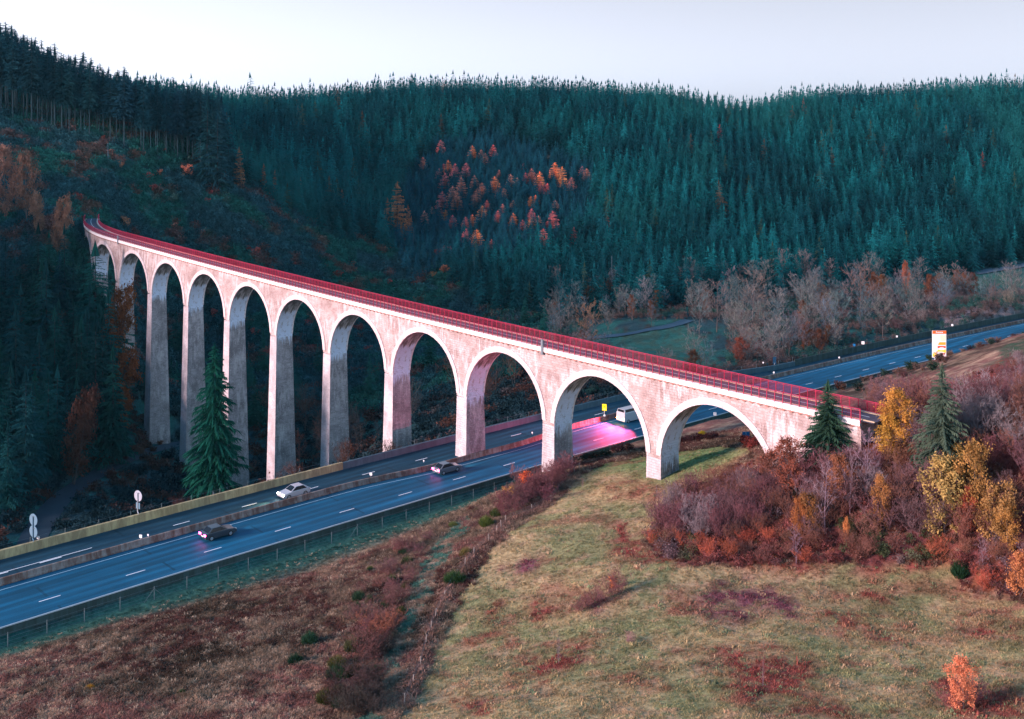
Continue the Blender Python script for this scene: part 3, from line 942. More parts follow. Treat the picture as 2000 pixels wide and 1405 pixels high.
# yellow sign on the median
s = at_u(1180, 9.83); r = empty('road_sign', rp(s, 9.83, RZ + 1.0)); tag(r, 'bright yellow rectangular sign standing on the median seen through an arch', 'road sign')
b = MB(); b.tube([(0, 0, 0), (0, 0, 2.2)], .07, 6); b.obj('post', M_GALV, r)
nv = np.array([-.3, -.954, 0]); a = np.cross(nv, (0, 0, 1))
a = -a
b = MB(); b.box((0, -.1, 2.0), 1.06, .07, 1.5, a, nv); pl = b.obj('panel', M_YEL, r)
M_ORG = plain('orange_print', (.85, .33, .01), .5, .3, var=.05); M_CRM = plain('cream_print', (.9, .7, .35), .5, .3, var=.05)
b = MB()
for z, w, h in ((2.32, .22, .2), (2.1, .14, .26)):
    b.box(np.array((0, -.1, z)) + nv * .045, w, .02, h, a, nv)
b.obj('symbol', M_ORG, pl)
b = MB(); b.box(np.array((0, -.1, 1.58)) + nv * .045, .7, .02, .1, a, nv); b.obj('text_strip', M_CRM, pl)
b = MB(); b.box((0, -.2, .12), .42, .3, .36); b.obj('marker_plate', M_WHT, r)

# blue sign behind the last arch, dark blue panel beyond the median, delineators
x, y, z = hit(1457, 868); r = empty('road_sign', (x, y, z)); tag(r, 'dark blue panel sign half hidden behind the last arch', 'road sign')
b = MB(); b.tube([(0, 0, -.2), (0, 0, 2.2)], .06, 6); b.obj('post', M_GALV, r)
b = MB(); b.box((0, 0, 1.75), 1.3, .06, 1.0); b.obj('panel', M_BLU, r)
s = at_u(1513, 20.8); g = rp(s, 20.8, 0); r = empty('road_sign', (g[0], g[1], Hs(g[0], g[1]))); tag(r, 'narrow dark blue upright panel beside the far barrier', 'road sign')
b = MB(); b.tube([(0, 0, -.2), (0, 0, 2.0)], .06, 6); b.obj('post', M_GALV, r)
b = MB(); b.box((0, 0, 2.6), .95, .07, 2.1); b.obj('panel', plain('navy_panel', (.012, .06, .12), .5), r)
for px, u, w, lab in ((276, 9.83, .5, 'small square white marker plate on the median near the pale round sign'), (290, 9.83, .28, 'slim white reflector on the median beside the square marker'), (725, 9.83, .5, 'white marker plate on the median left of the fifth pier'),
                      (828, 9.83, .26, 'small white reflector on the median beside the wide pier foot'), (1040, 9.83, .26, 'small white reflector on the median right of the pier standing in it'), (1219, 9.83, .28, 'small white reflector on the median to the right of the yellow sign'),
                      (75, 19.85, .45, 'white marker plate at the foot of the two dark round signs'), (1397, -6.6, .75, 'white marker plate on the near rail seen through the last arch'),
                      (1490, 19.7, .4, 'pinkish white reflector at the near end of the distant barrier'), (1511, 10, .45, 'white reflector beside the narrow dark blue panel'), (1639, 10, .4, 'white reflector on the distant median below the red bushes'),
                      (1685, 19.7, .9, 'wide white marker plate on the distant barrier'), (1668, 19.7, .7, 'small pale blue plate on the distant barrier'), (1752, 19.7, .5, 'white reflector on the distant barrier left of the billboard'), (1860, 19.7, .6, 'white reflector on the distant barrier right of the billboard')):
    s = at_u(px, u); base = 1.0 if abs(u - 9.83) < .3 else (1.42 if s < 64 and u > 19 else (.72 if u < 0 else (.12 if s > 215 and u > 19 else .9)))
    b = MB(); b.tube([(0, 0, 0), (0, 0, .25)], .03, 5); b.box((0, -.04, .25 + w / 2), w, .06, w, a, nv)
    o = b.obj('road_reflector', M_BLU if 'blue plate' in lab else M_WHT); o.location = rp(s, u, RZ + base); tag(o, lab, 'reflector', 'reflectors along the motorway')

# billboard
x, y, z = hit(1834, 706, 290); Yb = y
W_, H_, Z0 = 27.0 / F * Yb, 52.5 / F * Yb, 9.5 / F * Yb
z = CZ - (708 - HY) / F * Yb
r = empty('billboard', (x, y, z)); tag(r, 'tall white and orange advertising board with a burger on three posts beside the motorway', 'billboard')
for k in (-.3, .03, .34):
    b = MB(); b.box((k * W_, 0, (Z0 + 1) / 2 - .75), .2, .2, Z0 + 2.5); b.obj('post', M_WHT, r)
b = MB(); b.box((0, -.12, Z0 + H_ / 2), W_, .22, H_); bd = b.obj('board', plain('cream_poster', (.93, .90, .86), .5, .2, var=.05), r)


def pm(name, col): return plain(name, col, .5, .2, var=.06)


def poster(name, mat, pts, d):
    b = MB(); P = [((px - .5) * W_, -.235 - d, Z0 + (1 - py) * H_) for px, py in pts]
    b.face(P); Q = [(p[0], -.228, p[2]) for p in P]
    for i in range(len(P)): b.face([P[i], Q[i], Q[(i + 1) % len(P)], P[(i + 1) % len(P)]])
    return b.obj(name, mat, bd)


OR, BUN, RED, YE, WH, PK = pm('poster_orange', (.86, .16, .03)), pm('poster_bun', (.92, .48, .05)), pm('poster_red', (.75, .10, .03)), pm('poster_yellow', (.98, .78, .06)), pm('poster_white', (.95, .93, .95)), pm('poster_pink', (.9, .70, .72))
poster('header', OR, [(0, .0), (1, 0), (1, .115), (0, .115)], .004)
poster('pale_glow', pm('poster_cream', (.97, .86, .62)), [(.55, .17), (.97, .17), (.97, .38), (.58, .38)], .003)
poster('bun', BUN, [(.44, .475), (.48, .44), (.56, .425), (.96, .425), (.96, .53), (.41, .53)], .006)
poster('filling', WH, [(.40, .53), (.96, .53), (.96, .565), (.40, .565)], .008)
poster('patty', RED, [(.385, .565), (.96, .565), (.96, .64), (.38, .65)], .006)
poster('egg', WH, [(.38, .70), (.46, .64), (.6, .615), (.78, .62), (.92, .655), (.96, .70), (.96, .73), (.4, .735)], .010)
poster('cheese', YE, [(.34, .745), (.44, .70), (.6, .725), (.8, .715), (.97, .69), (.97, .82), (.7, .775), (.34, .775)], .012)
poster('fries', BUN, [(.08, .80), (.2, .80), (.33, .86), (.3, .92), (.12, .98), (.06, .95), (.2, .90)], .006)
poster('crust', RED, [(.26, .79), (.34, .77), (.38, .80), (.30, .83)], .014)
poster('crust', RED, [(.62, .88), (.78, .84), (.9, .81), (.97, .83), (.8, .88), (.66, .91)], .006)
poster('sauce', OR, [(.46, .93), (.56, .91), (.60, .94), (.54, .99), (.38, .995), (.46, .96)], .006)
poster('bun_half', YE, [(.02, .83), (.14, .86), (.16, .93), (.02, .96)], .004)
poster('ham', PK, [(.66, .93), (.82, .88), (.97, .90), (.97, .99), (.62, .99)], .003)
poster('ham', PK, [(.3, .93), (.48, .85), (.62, .88), (.5, .92), (.34, .985)], .003)
cu = bpy.data.curves.new('word', 'FONT'); cu.body = 'Roanne'; cu.size = H_ * .085; cu.align_x = 'CENTER'; cu.align_y = 'CENTER'; cu.extrude = .01; cu.offset = .012
cu.materials.append(WH)
_t = bpy.data.objects.new('lettering_curve', cu); tx = bpy.data.objects.new('lettering', bpy.data.meshes.new_from_object(_t)); bpy.data.objects.remove(_t); tx.parent = bd; tx.location = (0, -.25, Z0 + H_ * .945); tx.rotation_euler = (rad(90), 0, 0); link(tx)

# ------------------------------------------------------------------ vehicles
M_GLASS = None
t = NT('tinted_glass'); t.pbsdf((.008, .010, .014), .25, .2); M_GLASS = t.m
M_TYRE = plain('tyre_rubber', (.018, .018, .02), .8, .2); M_RIM = plain('alloy_rim', (.45, .46, .48), .35, .5, .7)
M_TAIL = emis('lit_tail_lamp', (1.0, .03, .22), 34.0); M_TAILO = emis('lit_amber_lamp', (1.0, .30, .03), 60.0)
M_HEAD = emis('lit_headlamp', (1.0, .90, .72), 60.0); M_GREYL = plain('unlit_lamp', (.5, .5, .5), .3, .5)


def car_paint(name, col):
    t = NT(name); p = t.pbsdf(col, .32, .5); p.inputs['Coat Weight'].default_value = .5; p.inputs['Coat Roughness'].default_value = .1; return t.m


def vehicle(label, cat, mat, s, u, fwd, prof, roof, W=1.8, sc=1.35, tail=M_TAIL, lit_rear=True, lit_front=False, wheelx=(.78, 3.35)):
    """prof: side outline of the body (x from the rear, z); roof: (rear foot, rear top, front top, front foot) of the cabin"""
    x, y, a_ = road_xy(s, u); r = empty('car' if cat == 'car' else 'van', (float(x), float(y), RZ + .02), float(a_) + (0 if fwd else math.pi), sc); tag(r, label, cat)
    b = MB(); n = len(prof); Lc = max(p[0] for p in prof)
    ys = [(-.5, .90), (-.46, 1), (.46, 1), (.5, .90)]
    ring = []
    for yy, k in ys:
        zm = .55
        ring.append([(px_, yy * W, zm + (pz - zm) * k) for px_, pz in prof])
    for i in range(3):
        for j in range(n):
            b.face([ring[i][j], ring[i][(j + 1) % n], ring[i + 1][(j + 1) % n], ring[i + 1][j]])
    b.face(ring[0][::-1]); b.face(ring[3])
    rf, rt, ft, fo, zb, zt = roof
    w0, w1 = W * .47, W * .38
    C = [(rf, -w0, zb), (fo, -w0, zb), (fo, w0, zb), (rf, w0, zb)]; T = [(rt, -w1, zt), (ft, -w1, zt), (ft, w1, zt), (rt, w1, zt)]
    b.face([T[0], T[1], T[2], T[3]])
    for e in range(4): b.face([C[e], C[(e + 1) % 4], T[(e + 1) % 4], T[e]])
    bo = b.obj('body', mat, r, weld=True)
    mod = bo.modifiers.new('edge', 'BEVEL'); mod.width = .045; mod.segments = 2; mod.limit_method = 'ANGLE'

    def pane(name, q, off):
        c = sum(np.array(p) for p in q) / len(q); k = .86
        nrm = np.cross(np.array(q[1]) - q[0], np.array(q[3]) - q[0]); nrm /= np.linalg.norm(nrm)
        bb = MB(); P = [c + (np.array(p) - c) * k + nrm * .012 for p in q]; Q = [p - nrm * .03 for p in P]
        bb.face(P); bb.face(Q[::-1])
        for i in range(4): bb.face([P[i], Q[i], Q[(i + 1) % 4], P[(i + 1) % 4]])
        bb.obj(name, M_GLASS, r)
    pane('windscreen', [C[1], C[2], T[2], T[1]], 1); pane('rear_window', [C[3], C[0], T[0], T[3]], 1)
    pane('side_window', [C[0], C[1], T[1], T[0]], 1); pane('side_window', [C[2], C[3], T[3], T[2]], 1)
    for wx in wheelx:
        for sy in (-1, 1):
            bb = MB(); disc(bb, (wx, sy * (W / 2 - .1), .32), .32, (0, 1, 0), .22, 20); ty = bb.obj('wheel', M_TYRE, r)
            bb = MB(); disc(bb, (wx, sy * (W / 2 + .005), .32), .2, (0, 1, 0), .03, 14); bb.obj('rim', M_RIM, ty)
    for sy in (-1, 1):
        bb = MB(); bb.box((prof[0][0] - .02, sy * W * .36, .78), .08, .36, .18); bb.obj('tail_light', tail if lit_rear else M_GREYL, r)
        bb = MB(); bb.box((Lc - .06, sy * W * .36, .66), .1, .36, .16); bb.obj('headlight', M_HEAD if lit_front else M_GREYL, r)
    bb = MB(); bb.box((prof[0][0] - .012, 0, .58), .03, .52, .12); bb.obj('number_plate', M_WHT, r)
    return r


CAR = [(0, .35), (0, .85), (.12, .98), (1.0, 1.0), (2.9, .96), (3.95, .80), (4.2, .62), (4.22, .35), (3.9, .22), (.3, .22)]
CROOF = (.35, .95, 2.2, 3.0, .95, 1.45)
VAN = [(0, .35), (0, 1.5), (.05, 1.9), (3.6, 1.9), (4.3, 1.15), (5.0, .95), (5.1, .6), (5.1, .35), (4.8, .25), (.3, .25)]
VROOF = (.1, .16, 3.3, 3.75, 1.85, 2.35)
vehicle('dark car with bright pink tail lights in the left lane at lower left', 'car', car_paint('dark_grey_paint', (.03, .035, .045)), at_u(395, 4.6), 4.6, True, CAR, CROOF)
vehicle('grey car with red tail lights passing in front of the tall piers', 'car', car_paint('mid_grey_paint', (.12, .13, .15)), at_u(850, 4.6), 4.6, True, CAR, CROOF)
vehicle('oncoming pale car with lit headlights on the far carriageway', 'car', car_paint('silver_paint', (.38, .39, .42)), at_u(600, 13.0), 13.0, False, CAR, CROOF, lit_rear=False, lit_front=True)
vehicle('white van with amber red rear lights glowing on the road beyond the arch', 'van', car_paint('white_van_paint', (.42, .41, .42)), at_u(1212, 5.6), 5.6, True, VAN, VROOF, W=2.0, tail=M_TAILO, wheelx=(.95, 4.1))
# the lamps of those vehicles light the road
def spot(name, p, d, col, e, ang=70, r=.25):
    l = bpy.data.lights.new(name, 'SPOT'); l.color = col; l.energy = e; l.spot_size = rad(ang); l.spot_blend = 1.0; l.shadow_soft_size = r
    o = bpy.data.objects.new(name, l); o.location = p; o.rotation_euler = Vector(d).to_track_quat('-Z', 'Y').to_euler(); link(o); return o


def lamp_at(name, s, u, du, h, down, back, col, e, ang=100):
    x, y, a_ = road_xy(s, u + du); k = -1 if back else 1
    d = (k * math.cos(a_), k * math.sin(a_), -down)
    spot(name, (float(x), float(y), RZ + h), d, col, e, ang)


LAMP = 1.0
s_ = at_u(1212, 5.6)
for du in (-1.0, 1.0): lamp_at('rear_lamp_light', s_ - .3, 5.6, du * 1.6, 2.4, .10, True, (1.0, .07, .17), 27000 * LAMP, 105)
lamp_at('rear_lamp_light', s_ - .3, 5.6, -4.5, 2.6, .16, True, (1.0, .07, .17), 16000 * LAMP, 100)
s_ = at_u(395, 4.6); lamp_at('headlamp_light', s_ + 6.0, 4.6, 0, .9, .10, False, (.85, .9, 1.0), 500 * LAMP, 50)
s_ = at_u(850, 4.6); lamp_at('headlamp_light', s_ + 6.0, 4.6, 0, .9, .13, False, (1.0, .85, .75), 900 * LAMP, 50)
s_ = at_u(600, 13.0); lamp_at('headlamp_light', s_ - 6.2, 13.0, 0, .9, -.02, True, (1.0, .74, .35), 3200 * LAMP, 60)


# ------------------------------------------------------------------ plant shapes (triangle soups)
def conifer(h, r, nw, nb, ns, base, rng, droop=.35, power=.85, gap=0.0, jag=.3, lean=0.0):
    """crown of whorled, drooping, feathered boughs; tip at z=h"""
    T = []
    for k in range(nw):
        t = (k + rng.uniform(-.3, .3)) / nw; t = min(max(t, 0), .985)
        z0 = base + (h - base) * t
        Lk = r * (1 - t) ** power * (1 if t > .12 else .72 + 2.3 * t)
        m = max(3, int(round(nb * (.55 + .45 * (1 - t)))))
        az = rng.uniform(0, 6.28) + np.arange(m) * 6.283 / m + rng.uniform(-.3, .3, m)
        ln = Lk * rng.uniform(1 - jag, 1 + jag * .6, m)
        if gap: ln *= np.where(rng.uniform(0, 1, m) < gap, .45, 1)
        zj = z0 + rng.uniform(-.9, .9, m) * (h - base) / nw
        for a, l, z in zip(az, ln, zj):
            d = np.array([math.cos(a), math.sin(a), 0]); n = np.array([-d[1], d[0], 0])
            dr = droop * rng.uniform(.3, 1.7)
            q = np.linspace(.12, 1, ns)
            P = d * (l * q)[:, None] + np.array([0, 0, z]); P[:, 2] += l * (.12 * q - dr * q ** 1.7)
            wd = l * .42 * (1.12 - q)
            for sg in (-1, 1):
                tip = P + n * (sg * wd * rng.uniform(.7, 1.2, ns))[:, None] + d * (l * .17 * rng.uniform(.6, 1.4, ns))[:, None]
                tip[:, 2] -= l * rng.uniform(.05, .26, ns)
                w = l * .5 / ns + .02
                T.append(np.stack([P - d * w, P + d * w, tip], 1))
            T.append(np.stack([P - n * l * .05, P + n * l * .05, P + d * (l * .28) - np.array([0, 0, l * .12])], 1))
    s = .13 * r
    for a in range(3):
        d = np.array([math.cos(a * 2.1), math.sin(a * 2.1), 0])
        T.append(np.array([[d * s + (0, 0, h * .86), -d * s + (0, 0, h * .86), (0, 0, h)]]))
    T = np.concatenate(T)
    if lean: T[..., 0] += lean * (T[..., 2] / h) ** 2 * h
    return T


def tubes(segs, n=4):
    """[(p0,p1,r0,r1)] -> triangles"""
    p0 = np.array([s[0] for s in segs], float); p1 = np.array([s[1] for s in segs], float)
    r0 = np.array([s[2] for s in segs], float)[:, None]; r1 = np.array([s[3] for s in segs], float)[:, None]
    d = p1 - p0; d /= np.linalg.norm(d, axis=1, keepdims=True) + 1e-9
    ref = np.where(np.abs(d[:, 2:3]) > .9, [[1., 0, 0]], [[0, 0, 1.]])
    a = np.cross(d, ref); a /= np.linalg.norm(a, axis=1, keepdims=True); b = np.cross(d, a)
    T = []
    for k in range(n):
        t0, t1 = 2 * math.pi * k / n, 2 * math.pi * (k + 1) / n
        u0 = a * math.cos(t0) + b * math.sin(t0); u1 = a * math.cos(t1) + b * math.sin(t1)
        A_, B_, C_, D_ = p0 + u0 * r0, p0 + u1 * r0, p1 + u1 * r1, p1 + u0 * r1
        T.append(np.stack([A_, B_, C_], 1)); T.append(np.stack([A_, C_, D_], 1))
    return np.concatenate(T)


def skeleton(rng, h, stems=1, spread=.32, base=.25, n1=14, n2=6, n3=5, up=.9, wob=.03, r0=None, dome=.6):
    """bare tree: (thick segments, twig start points, twig end points)"""
    S, tw0, tw1 = [], [], []
    r0 = r0 or h * .014
    for st in range(stems):
        az = rng.uniform(0, 6.28); tilt = 0 if stems == 1 else rng.uniform(.1, spread * 1.2)
        hh = h * (1 if stems == 1 else rng.uniform(.7, 1))
        p = np.array([0, 0, -.3]) + (0 if stems == 1 else np.array([math.cos(az), math.sin(az), 0]) * h * .03)
        dirv = np.array([math.cos(az) * tilt, math.sin(az) * tilt, 1.0]); pts = [p]
        for k in range(7):
            dirv = dirv + np.append(rng.normal(0, wob, 2), 0); dirv /= np.linalg.norm(dirv)
            p = p + dirv * hh / 7; pts.append(p)
        pts = np.array(pts); rr = r0 * (1 - np.linspace(0, 1, 8) * .92) / math.sqrt(stems)
        for k in range(7): S.append((pts[k], pts[k + 1], rr[k], rr[k + 1]))
        for i in range(n1):
            f = base + (1 - base) * (i + rng.uniform(0, 1)) / n1; x = f * 7; k = min(int(x), 6); q0 = pts[k] + (pts[k + 1] - pts[k]) * (x - k)
            a = i * 2.4 + rng.uniform(-.5, .5)
            ln = h * spread * (math.sin(math.pi * min(1, (f - base) / (1 - base) * .75 + .25)) ** dome) * rng.uniform(.65, 1.1) / (1 if stems == 1 else 1.5)
            d = np.array([math.cos(a), math.sin(a), up * rng.uniform(.6, 1.2)]); d /= np.linalg.norm(d)
            rb = max(.012, r0 * .38 * (1 - f * .8))
            lp = [q0]
            for m in range(3):
                lp.append(lp[-1] + d * ln / 3); d = d + np.array([*rng.normal(0, .12, 2), .16]); d /= np.linalg.norm(d)
            for m in range(3): S.append((lp[m], lp[m + 1], rb * (1 - m * .28), rb * (1 - (m + 1) * .28)))
            for j in range(n2):
                g = rng.uniform(.25, 1); x2 = g * 3; m = min(int(x2), 2); w0 = lp[m] + (lp[m + 1] - lp[m]) * (x2 - m)
                d2 = d + rng.normal(0, .55, 3); d2[2] += .25; d2 /= np.linalg.norm(d2); l2 = ln * rng.uniform(.25, .5)
                w1 = w0 + d2 * l2; tw0.append(w0); tw1.append(w1)
                for q in range(n3):
                    e = rng.uniform(.3, 1); s0 = w0 + (w1 - w0) * e; d3 = d2 + rng.normal(0, .5, 3); d3[2] += .15; d3 /= np.linalg.norm(d3)
                    tw0.append(s0); tw1.append(s0 + d3 * l2 * rng.uniform(.3, .7))
    return S, np.array(tw0), np.array(tw1)


def twigs(t0, t1, w, rng):
    d = t1 - t0; s = np.cross(d, rng.normal(0, 1, d.shape)); s /= np.linalg.norm(s, axis=1, keepdims=True) + 1e-9
    return np.stack([t0 - s * w, t0 + s * w, t1], 1)


def leaves(t0, t1, n, size, rng, spread=.25):
    k = rng.integers(0, len(t0), n); f = rng.uniform(.3, 1.1, n)[:, None]
    c = t0[k] + (t1[k] - t0[k]) * f + rng.normal(0, spread, (n, 3))
    a = rng.normal(0, 1, (n, 3)); a /= np.linalg.norm(a, axis=1, keepdims=True)
    b = np.cross(a, rng.normal(0, 1, (n, 3))); b /= np.linalg.norm(b, axis=1, keepdims=True)
    s = size * rng.uniform(.6, 1.3, n)[:, None]
    T1 = np.stack([c - a * s, c + b * s * .6, c + a * s], 1); T2 = np.stack([c - a * s, c + a * s, c - b * s * .6], 1)
    return np.concatenate([T1, T2])


FOL = foliage('foliage'); FOLI = foliage('foliage_scattered', True)
FOLC = foliage('needles', False, .12, .25); FOLCI = foliage('needles_scattered', True, .12, .10, .6, 1.4)
TWG = foliage('twigs', False, .0, .5, .75, 1.25); TWGI = foliage('twigs_scattered', True, .0, .5, .75, 1.25)
BK_D = bark('conifer_bark', (.028, .034, .038)); BK_F = bark('dark_fir_bark', (.030, .055, .066)); BK_P = bark('pale_pine_bark', (.075, .12, .15)); BK_G = bark('grey_bark', (.105, .088, .085)); BK_W = bark('birch_bark', (.24, .17, .21))
PROTO = {}


def trunk_soup(h, r, rng, n=7, taper=.9, segs=6, lean=0):
    S = []; p = np.array([0, 0, -.8])
    for k in range(segs):
        f0, f1 = k / segs, (k + 1) / segs
        q = np.array([rng.normal(0, .01) * h * .1 + lean * h * f1 ** 2, rng.normal(0, .01) * h * .1, h * f1]); S.append((p, q, r * (1 - taper * f0), r * (1 - taper * f1))); p = q
    return tubes(S, n)


def proto(key, parts):
    """parts: [(part name, soup, material, tinted)]"""
    PROTO.setdefault(key, []).append([(n, soup_mesh(key + '_' + n, T, m), ti) for n, T, m, ti in parts])


for k in range(4):      # forest spruce (unit ~ 1 m high scaled later): built 24 m tall
    g = np.random.default_rng(100 + k)
    proto('spruce', [('crown', conifer(24, 4.6, 22, 10, 6, 1.5, g, .32, .88), FOLC, 1), ('trunk', trunk_soup(22, .28, g, 5), BK_D, 0)])
for k in range(3):      # detailed near spruce, 12 m
    g = np.random.default_rng(120 + k)
    proto('near_spruce', [('crown', conifer(12, 3.0, 46, 15, 9, .6, g, .20, .78, .2, .5), FOLC, 1), ('trunk', trunk_soup(11.5, .2, g, 7), BK_D, 0)])
g = np.random.default_rng(131)
proto('tall_spruce', [('crown', conifer(36, 6.9, 60, 14, 12, 7, g, .34, .62, .25, .5), FOLC, 1), ('trunk', trunk_soup(35, .52, g, 8), BK_P, 0)])
for k in range(3):      # tall fir with a long bare trunk, 38 m
    g = np.random.default_rng(140 + k)
    T = conifer(38, 5.0, 25, 11, 6, 15, g, .25, .5, .15, .4)
    proto('tall_fir', [('crown', T, FOLC, 1), ('trunk', trunk_soup(37, .33, g, 6, .75), BK_F, 0)])
for k in range(3):      # larch 12 m, fuller and soft
    g = np.random.default_rng(150 + k)
    proto('larch', [('crown', conifer(12, 2.7, 17, 9, 4, .8, g, .05, .55, .0, .25), FOL, 1), ('trunk', trunk_soup(11, .15, g, 5), BK_D, 0)])
for k in range(4):      # bare broadleaf 14 m
    g = np.random.default_rng(160 + k)
    S, a, b = skeleton(g, 14, 1 + (k % 2) * 2, .36, .16, 20 if k % 2 == 0 else 11, 8, 7, 1.0, .03, .14)
    proto('bare_tree', [('crown', twigs(a, b, .034, g), TWG, 1), ('trunk', tubes(S, 4), BK_G, 0)])
for k in range(4):      # bare shrub 5 m
    g = np.random.default_rng(170 + k)
    S, a, b = skeleton(g, 5, 13, .52, .12, 7, 6, 6, 1.3, .06, .05)
    proto('bare_shrub', [('stems', np.concatenate([tubes(S, 3), twigs(a, b, .016, g)]), TWG, 1)])
for k in range(3):      # leafy autumn tree 9 m
    g = np.random.default_rng(180 + k)
    S, a, b = skeleton(g, 9, 1 if k < 2 else 3, .32, .08, 19 if k < 2 else 11, 7, 4, .8)
    proto('autumn_tree', [('crown', np.concatenate([leaves(a, b, 4600, .135, g, .27), twigs(a, b, .02, g)[::3]]), FOL, 1), ('trunk', tubes(S, 4), BK_G, 0)])
for k in range(3):      # rusty bush 3 m
    g = np.random.default_rng(190 + k)
    S, a, b = skeleton(g, 3, 7, .45, .15, 6, 5, 3, 1.0, .06, .05)
    proto('rusty_bush', [('leaves', np.concatenate([leaves(a, b, 650, .17, g, .2), tubes(S, 3)]), FOL, 1)])
for k in range(2):      # broom: dense upright green bush 2.4 m
    g = np.random.default_rng(200 + k)
    n = 900; az = g.uniform(0, 6.28, n); rr = np.sqrt(g.uniform(0, 1, n)); hh = 2.4 * (1 - .45 * rr ** 2) * g.uniform(.6, 1.05, n)
    p0 = np.c_[np.cos(az) * rr * .7, np.sin(az) * rr * .7, hh * g.uniform(.0, .5, n)]; p1 = np.c_[np.cos(az) * rr * 1.35, np.sin(az) * rr * 1.35, hh]
    proto('broom_bush', [('stems', twigs(p0, p1, .035, g), FOL, 1)])
for k in range(2):      # birch, slim and bare, 8 m
    g = np.random.default_rng(210 + k)
    S, a, b = skeleton(g, 8, 1, .26, .15, 20, 7, 6, 1.4, .03, .075)
    proto('birch_tree', [('crown', twigs(a, b, .018, g), TWG, 1), ('trunk', tubes(S, 5), BK_W, 0)])
HT = dict(spruce=24, near_spruce=12, tall_spruce=36, tall_fir=38, larch=12, bare_tree=14, bare_shrub=5, autumn_tree=9, rusty_bush=3, broom_bush=2.4, birch_tree=8)
KN = dict(near_spruce='spruce', tall_spruce='spruce', tall_fir='fir_tree', larch='larch_tree')
NPLANT = 0


def plant(key, loc, h, wid=1.0, tint=(.05, .07, .06), label=None, cat='tree', group=None, jit=.15, v=None, parts=True):
    global NPLANT
    NPLANT += 1
    P = PROTO[key][(int(R.integers(0, 99)) if v is None else v) % len(PROTO[key])]
    s = h / HT[key]; sx = s * wid * float(R.uniform(.92, 1.08))
    t = np.array(tint) * (1 + R.uniform(-jit, jit)) * (1 + R.uniform(-jit * .4, jit * .4, 3))
    rz = float(R.uniform(0, 6.28)); name = KN.get(key, key)
    if len(P) == 1 or not parts:
        o = mesh_obj(name, P[0][1], None, t); o.location = loc; o.rotation_euler = (0, 0, rz); o.scale = (sx, sx, s)
    else:
        o = empty(name, loc, rz, (sx, sx, s))
        for n, m_, ti in P: mesh_obj(n, m_, o, t)
    return tag(o, label, cat, group)


def tree_px(key, px, top, Y, **k):
    """a plant standing at depth Y on the ground, with its tip where the photograph's row `top` would be"""
    X = (px - 1000) / F * Y; z = Hs(X, Y); h = CZ - (top - HY) / F * Y - z
    if h < 1: return None
    return plant(key, (X, Y, z - .1), h, **k)


def scatter(name, P, S, tint, protos, kind='stuff', label=None, mats=None, Sz=None):
    """thousands of small plants nobody could count: one object, instanced"""
    P = np.asarray(P, np.float32); n = len(P)
    me = bpy.data.meshes.new(name); me.vertices.add(n); me.vertices.foreach_set('co', P.ravel()); me.update()
    def attr(nm, ty, arr, fld='value'):
        a = me.attributes.new(nm, ty, 'POINT'); a.data.foreach_set(fld, np.asarray(arr, np.float32 if ty != 'INT' else np.int32).ravel())
    S = np.asarray(S); Sz = S if Sz is None else Sz
    attr('scl', 'FLOAT_VECTOR', np.c_[S, S, Sz], 'vector'); attr('rot', 'FLOAT_VECTOR', np.c_[R.normal(0, .05, n), R.normal(0, .05, n), R.uniform(0, 6.283, n)], 'vector')
    attr('idx', 'INT', R.integers(0, len(protos), n)); attr('tint', 'FLOAT_COLOR', np.c_[tint, np.ones(n)], 'color')
    o = tag(mesh_obj(name, me), label, None, None, kind)
    c = bpy.data.collections.new(name + '_shapes')
    for i, m_ in enumerate(protos):
        so_ = bpy.data.objects.new('%s_shape' % name, m_); c.objects.link(so_)
    g = bpy.data.node_groups.new(name + '_nodes', 'GeometryNodeTree')
    g.interface.new_socket('Geometry', in_out='INPUT', socket_type='NodeSocketGeometry'); g.interface.new_socket('Geometry', in_out='OUTPUT', socket_type='NodeSocketGeometry')
    gi, go = g.nodes.new('NodeGroupInput'), g.nodes.new('NodeGroupOutput')
    ip = g.nodes.new('GeometryNodeInstanceOnPoints'); ci = g.nodes.new('GeometryNodeCollectionInfo')
    ci.inputs['Collection'].default_value = c; ci.inputs['Separate Children'].default_value = True; ci.inputs['Reset Children'].default_value = True
    def na(nm, ty):
        a = g.nodes.new('GeometryNodeInputNamedAttribute'); a.data_type = ty; a.inputs['Name'].default_value = nm; return a.outputs['Attribute']
    g.links.new(gi.outputs[0], ip.inputs['Points']); g.links.new(ci.outputs[0], ip.inputs['Instance']); ip.inputs['Pick Instance'].default_value = True
    g.links.new(na('idx', 'INT'), ip.inputs['Instance Index']); g.links.new(na('scl', 'FLOAT_VECTOR'), ip.inputs['Scale'])
    e2r = g.nodes.new('FunctionNodeEulerToRotation'); g.links.new(na('rot', 'FLOAT_VECTOR'), e2r.inputs[0]); g.links.new(e2r.outputs[0], ip.inputs['Rotation'])
    g.links.new(ip.outputs[0], go.inputs[0])
    md_ = o.modifiers.new('scatter', 'NODES'); md_.node_group = g
    return o


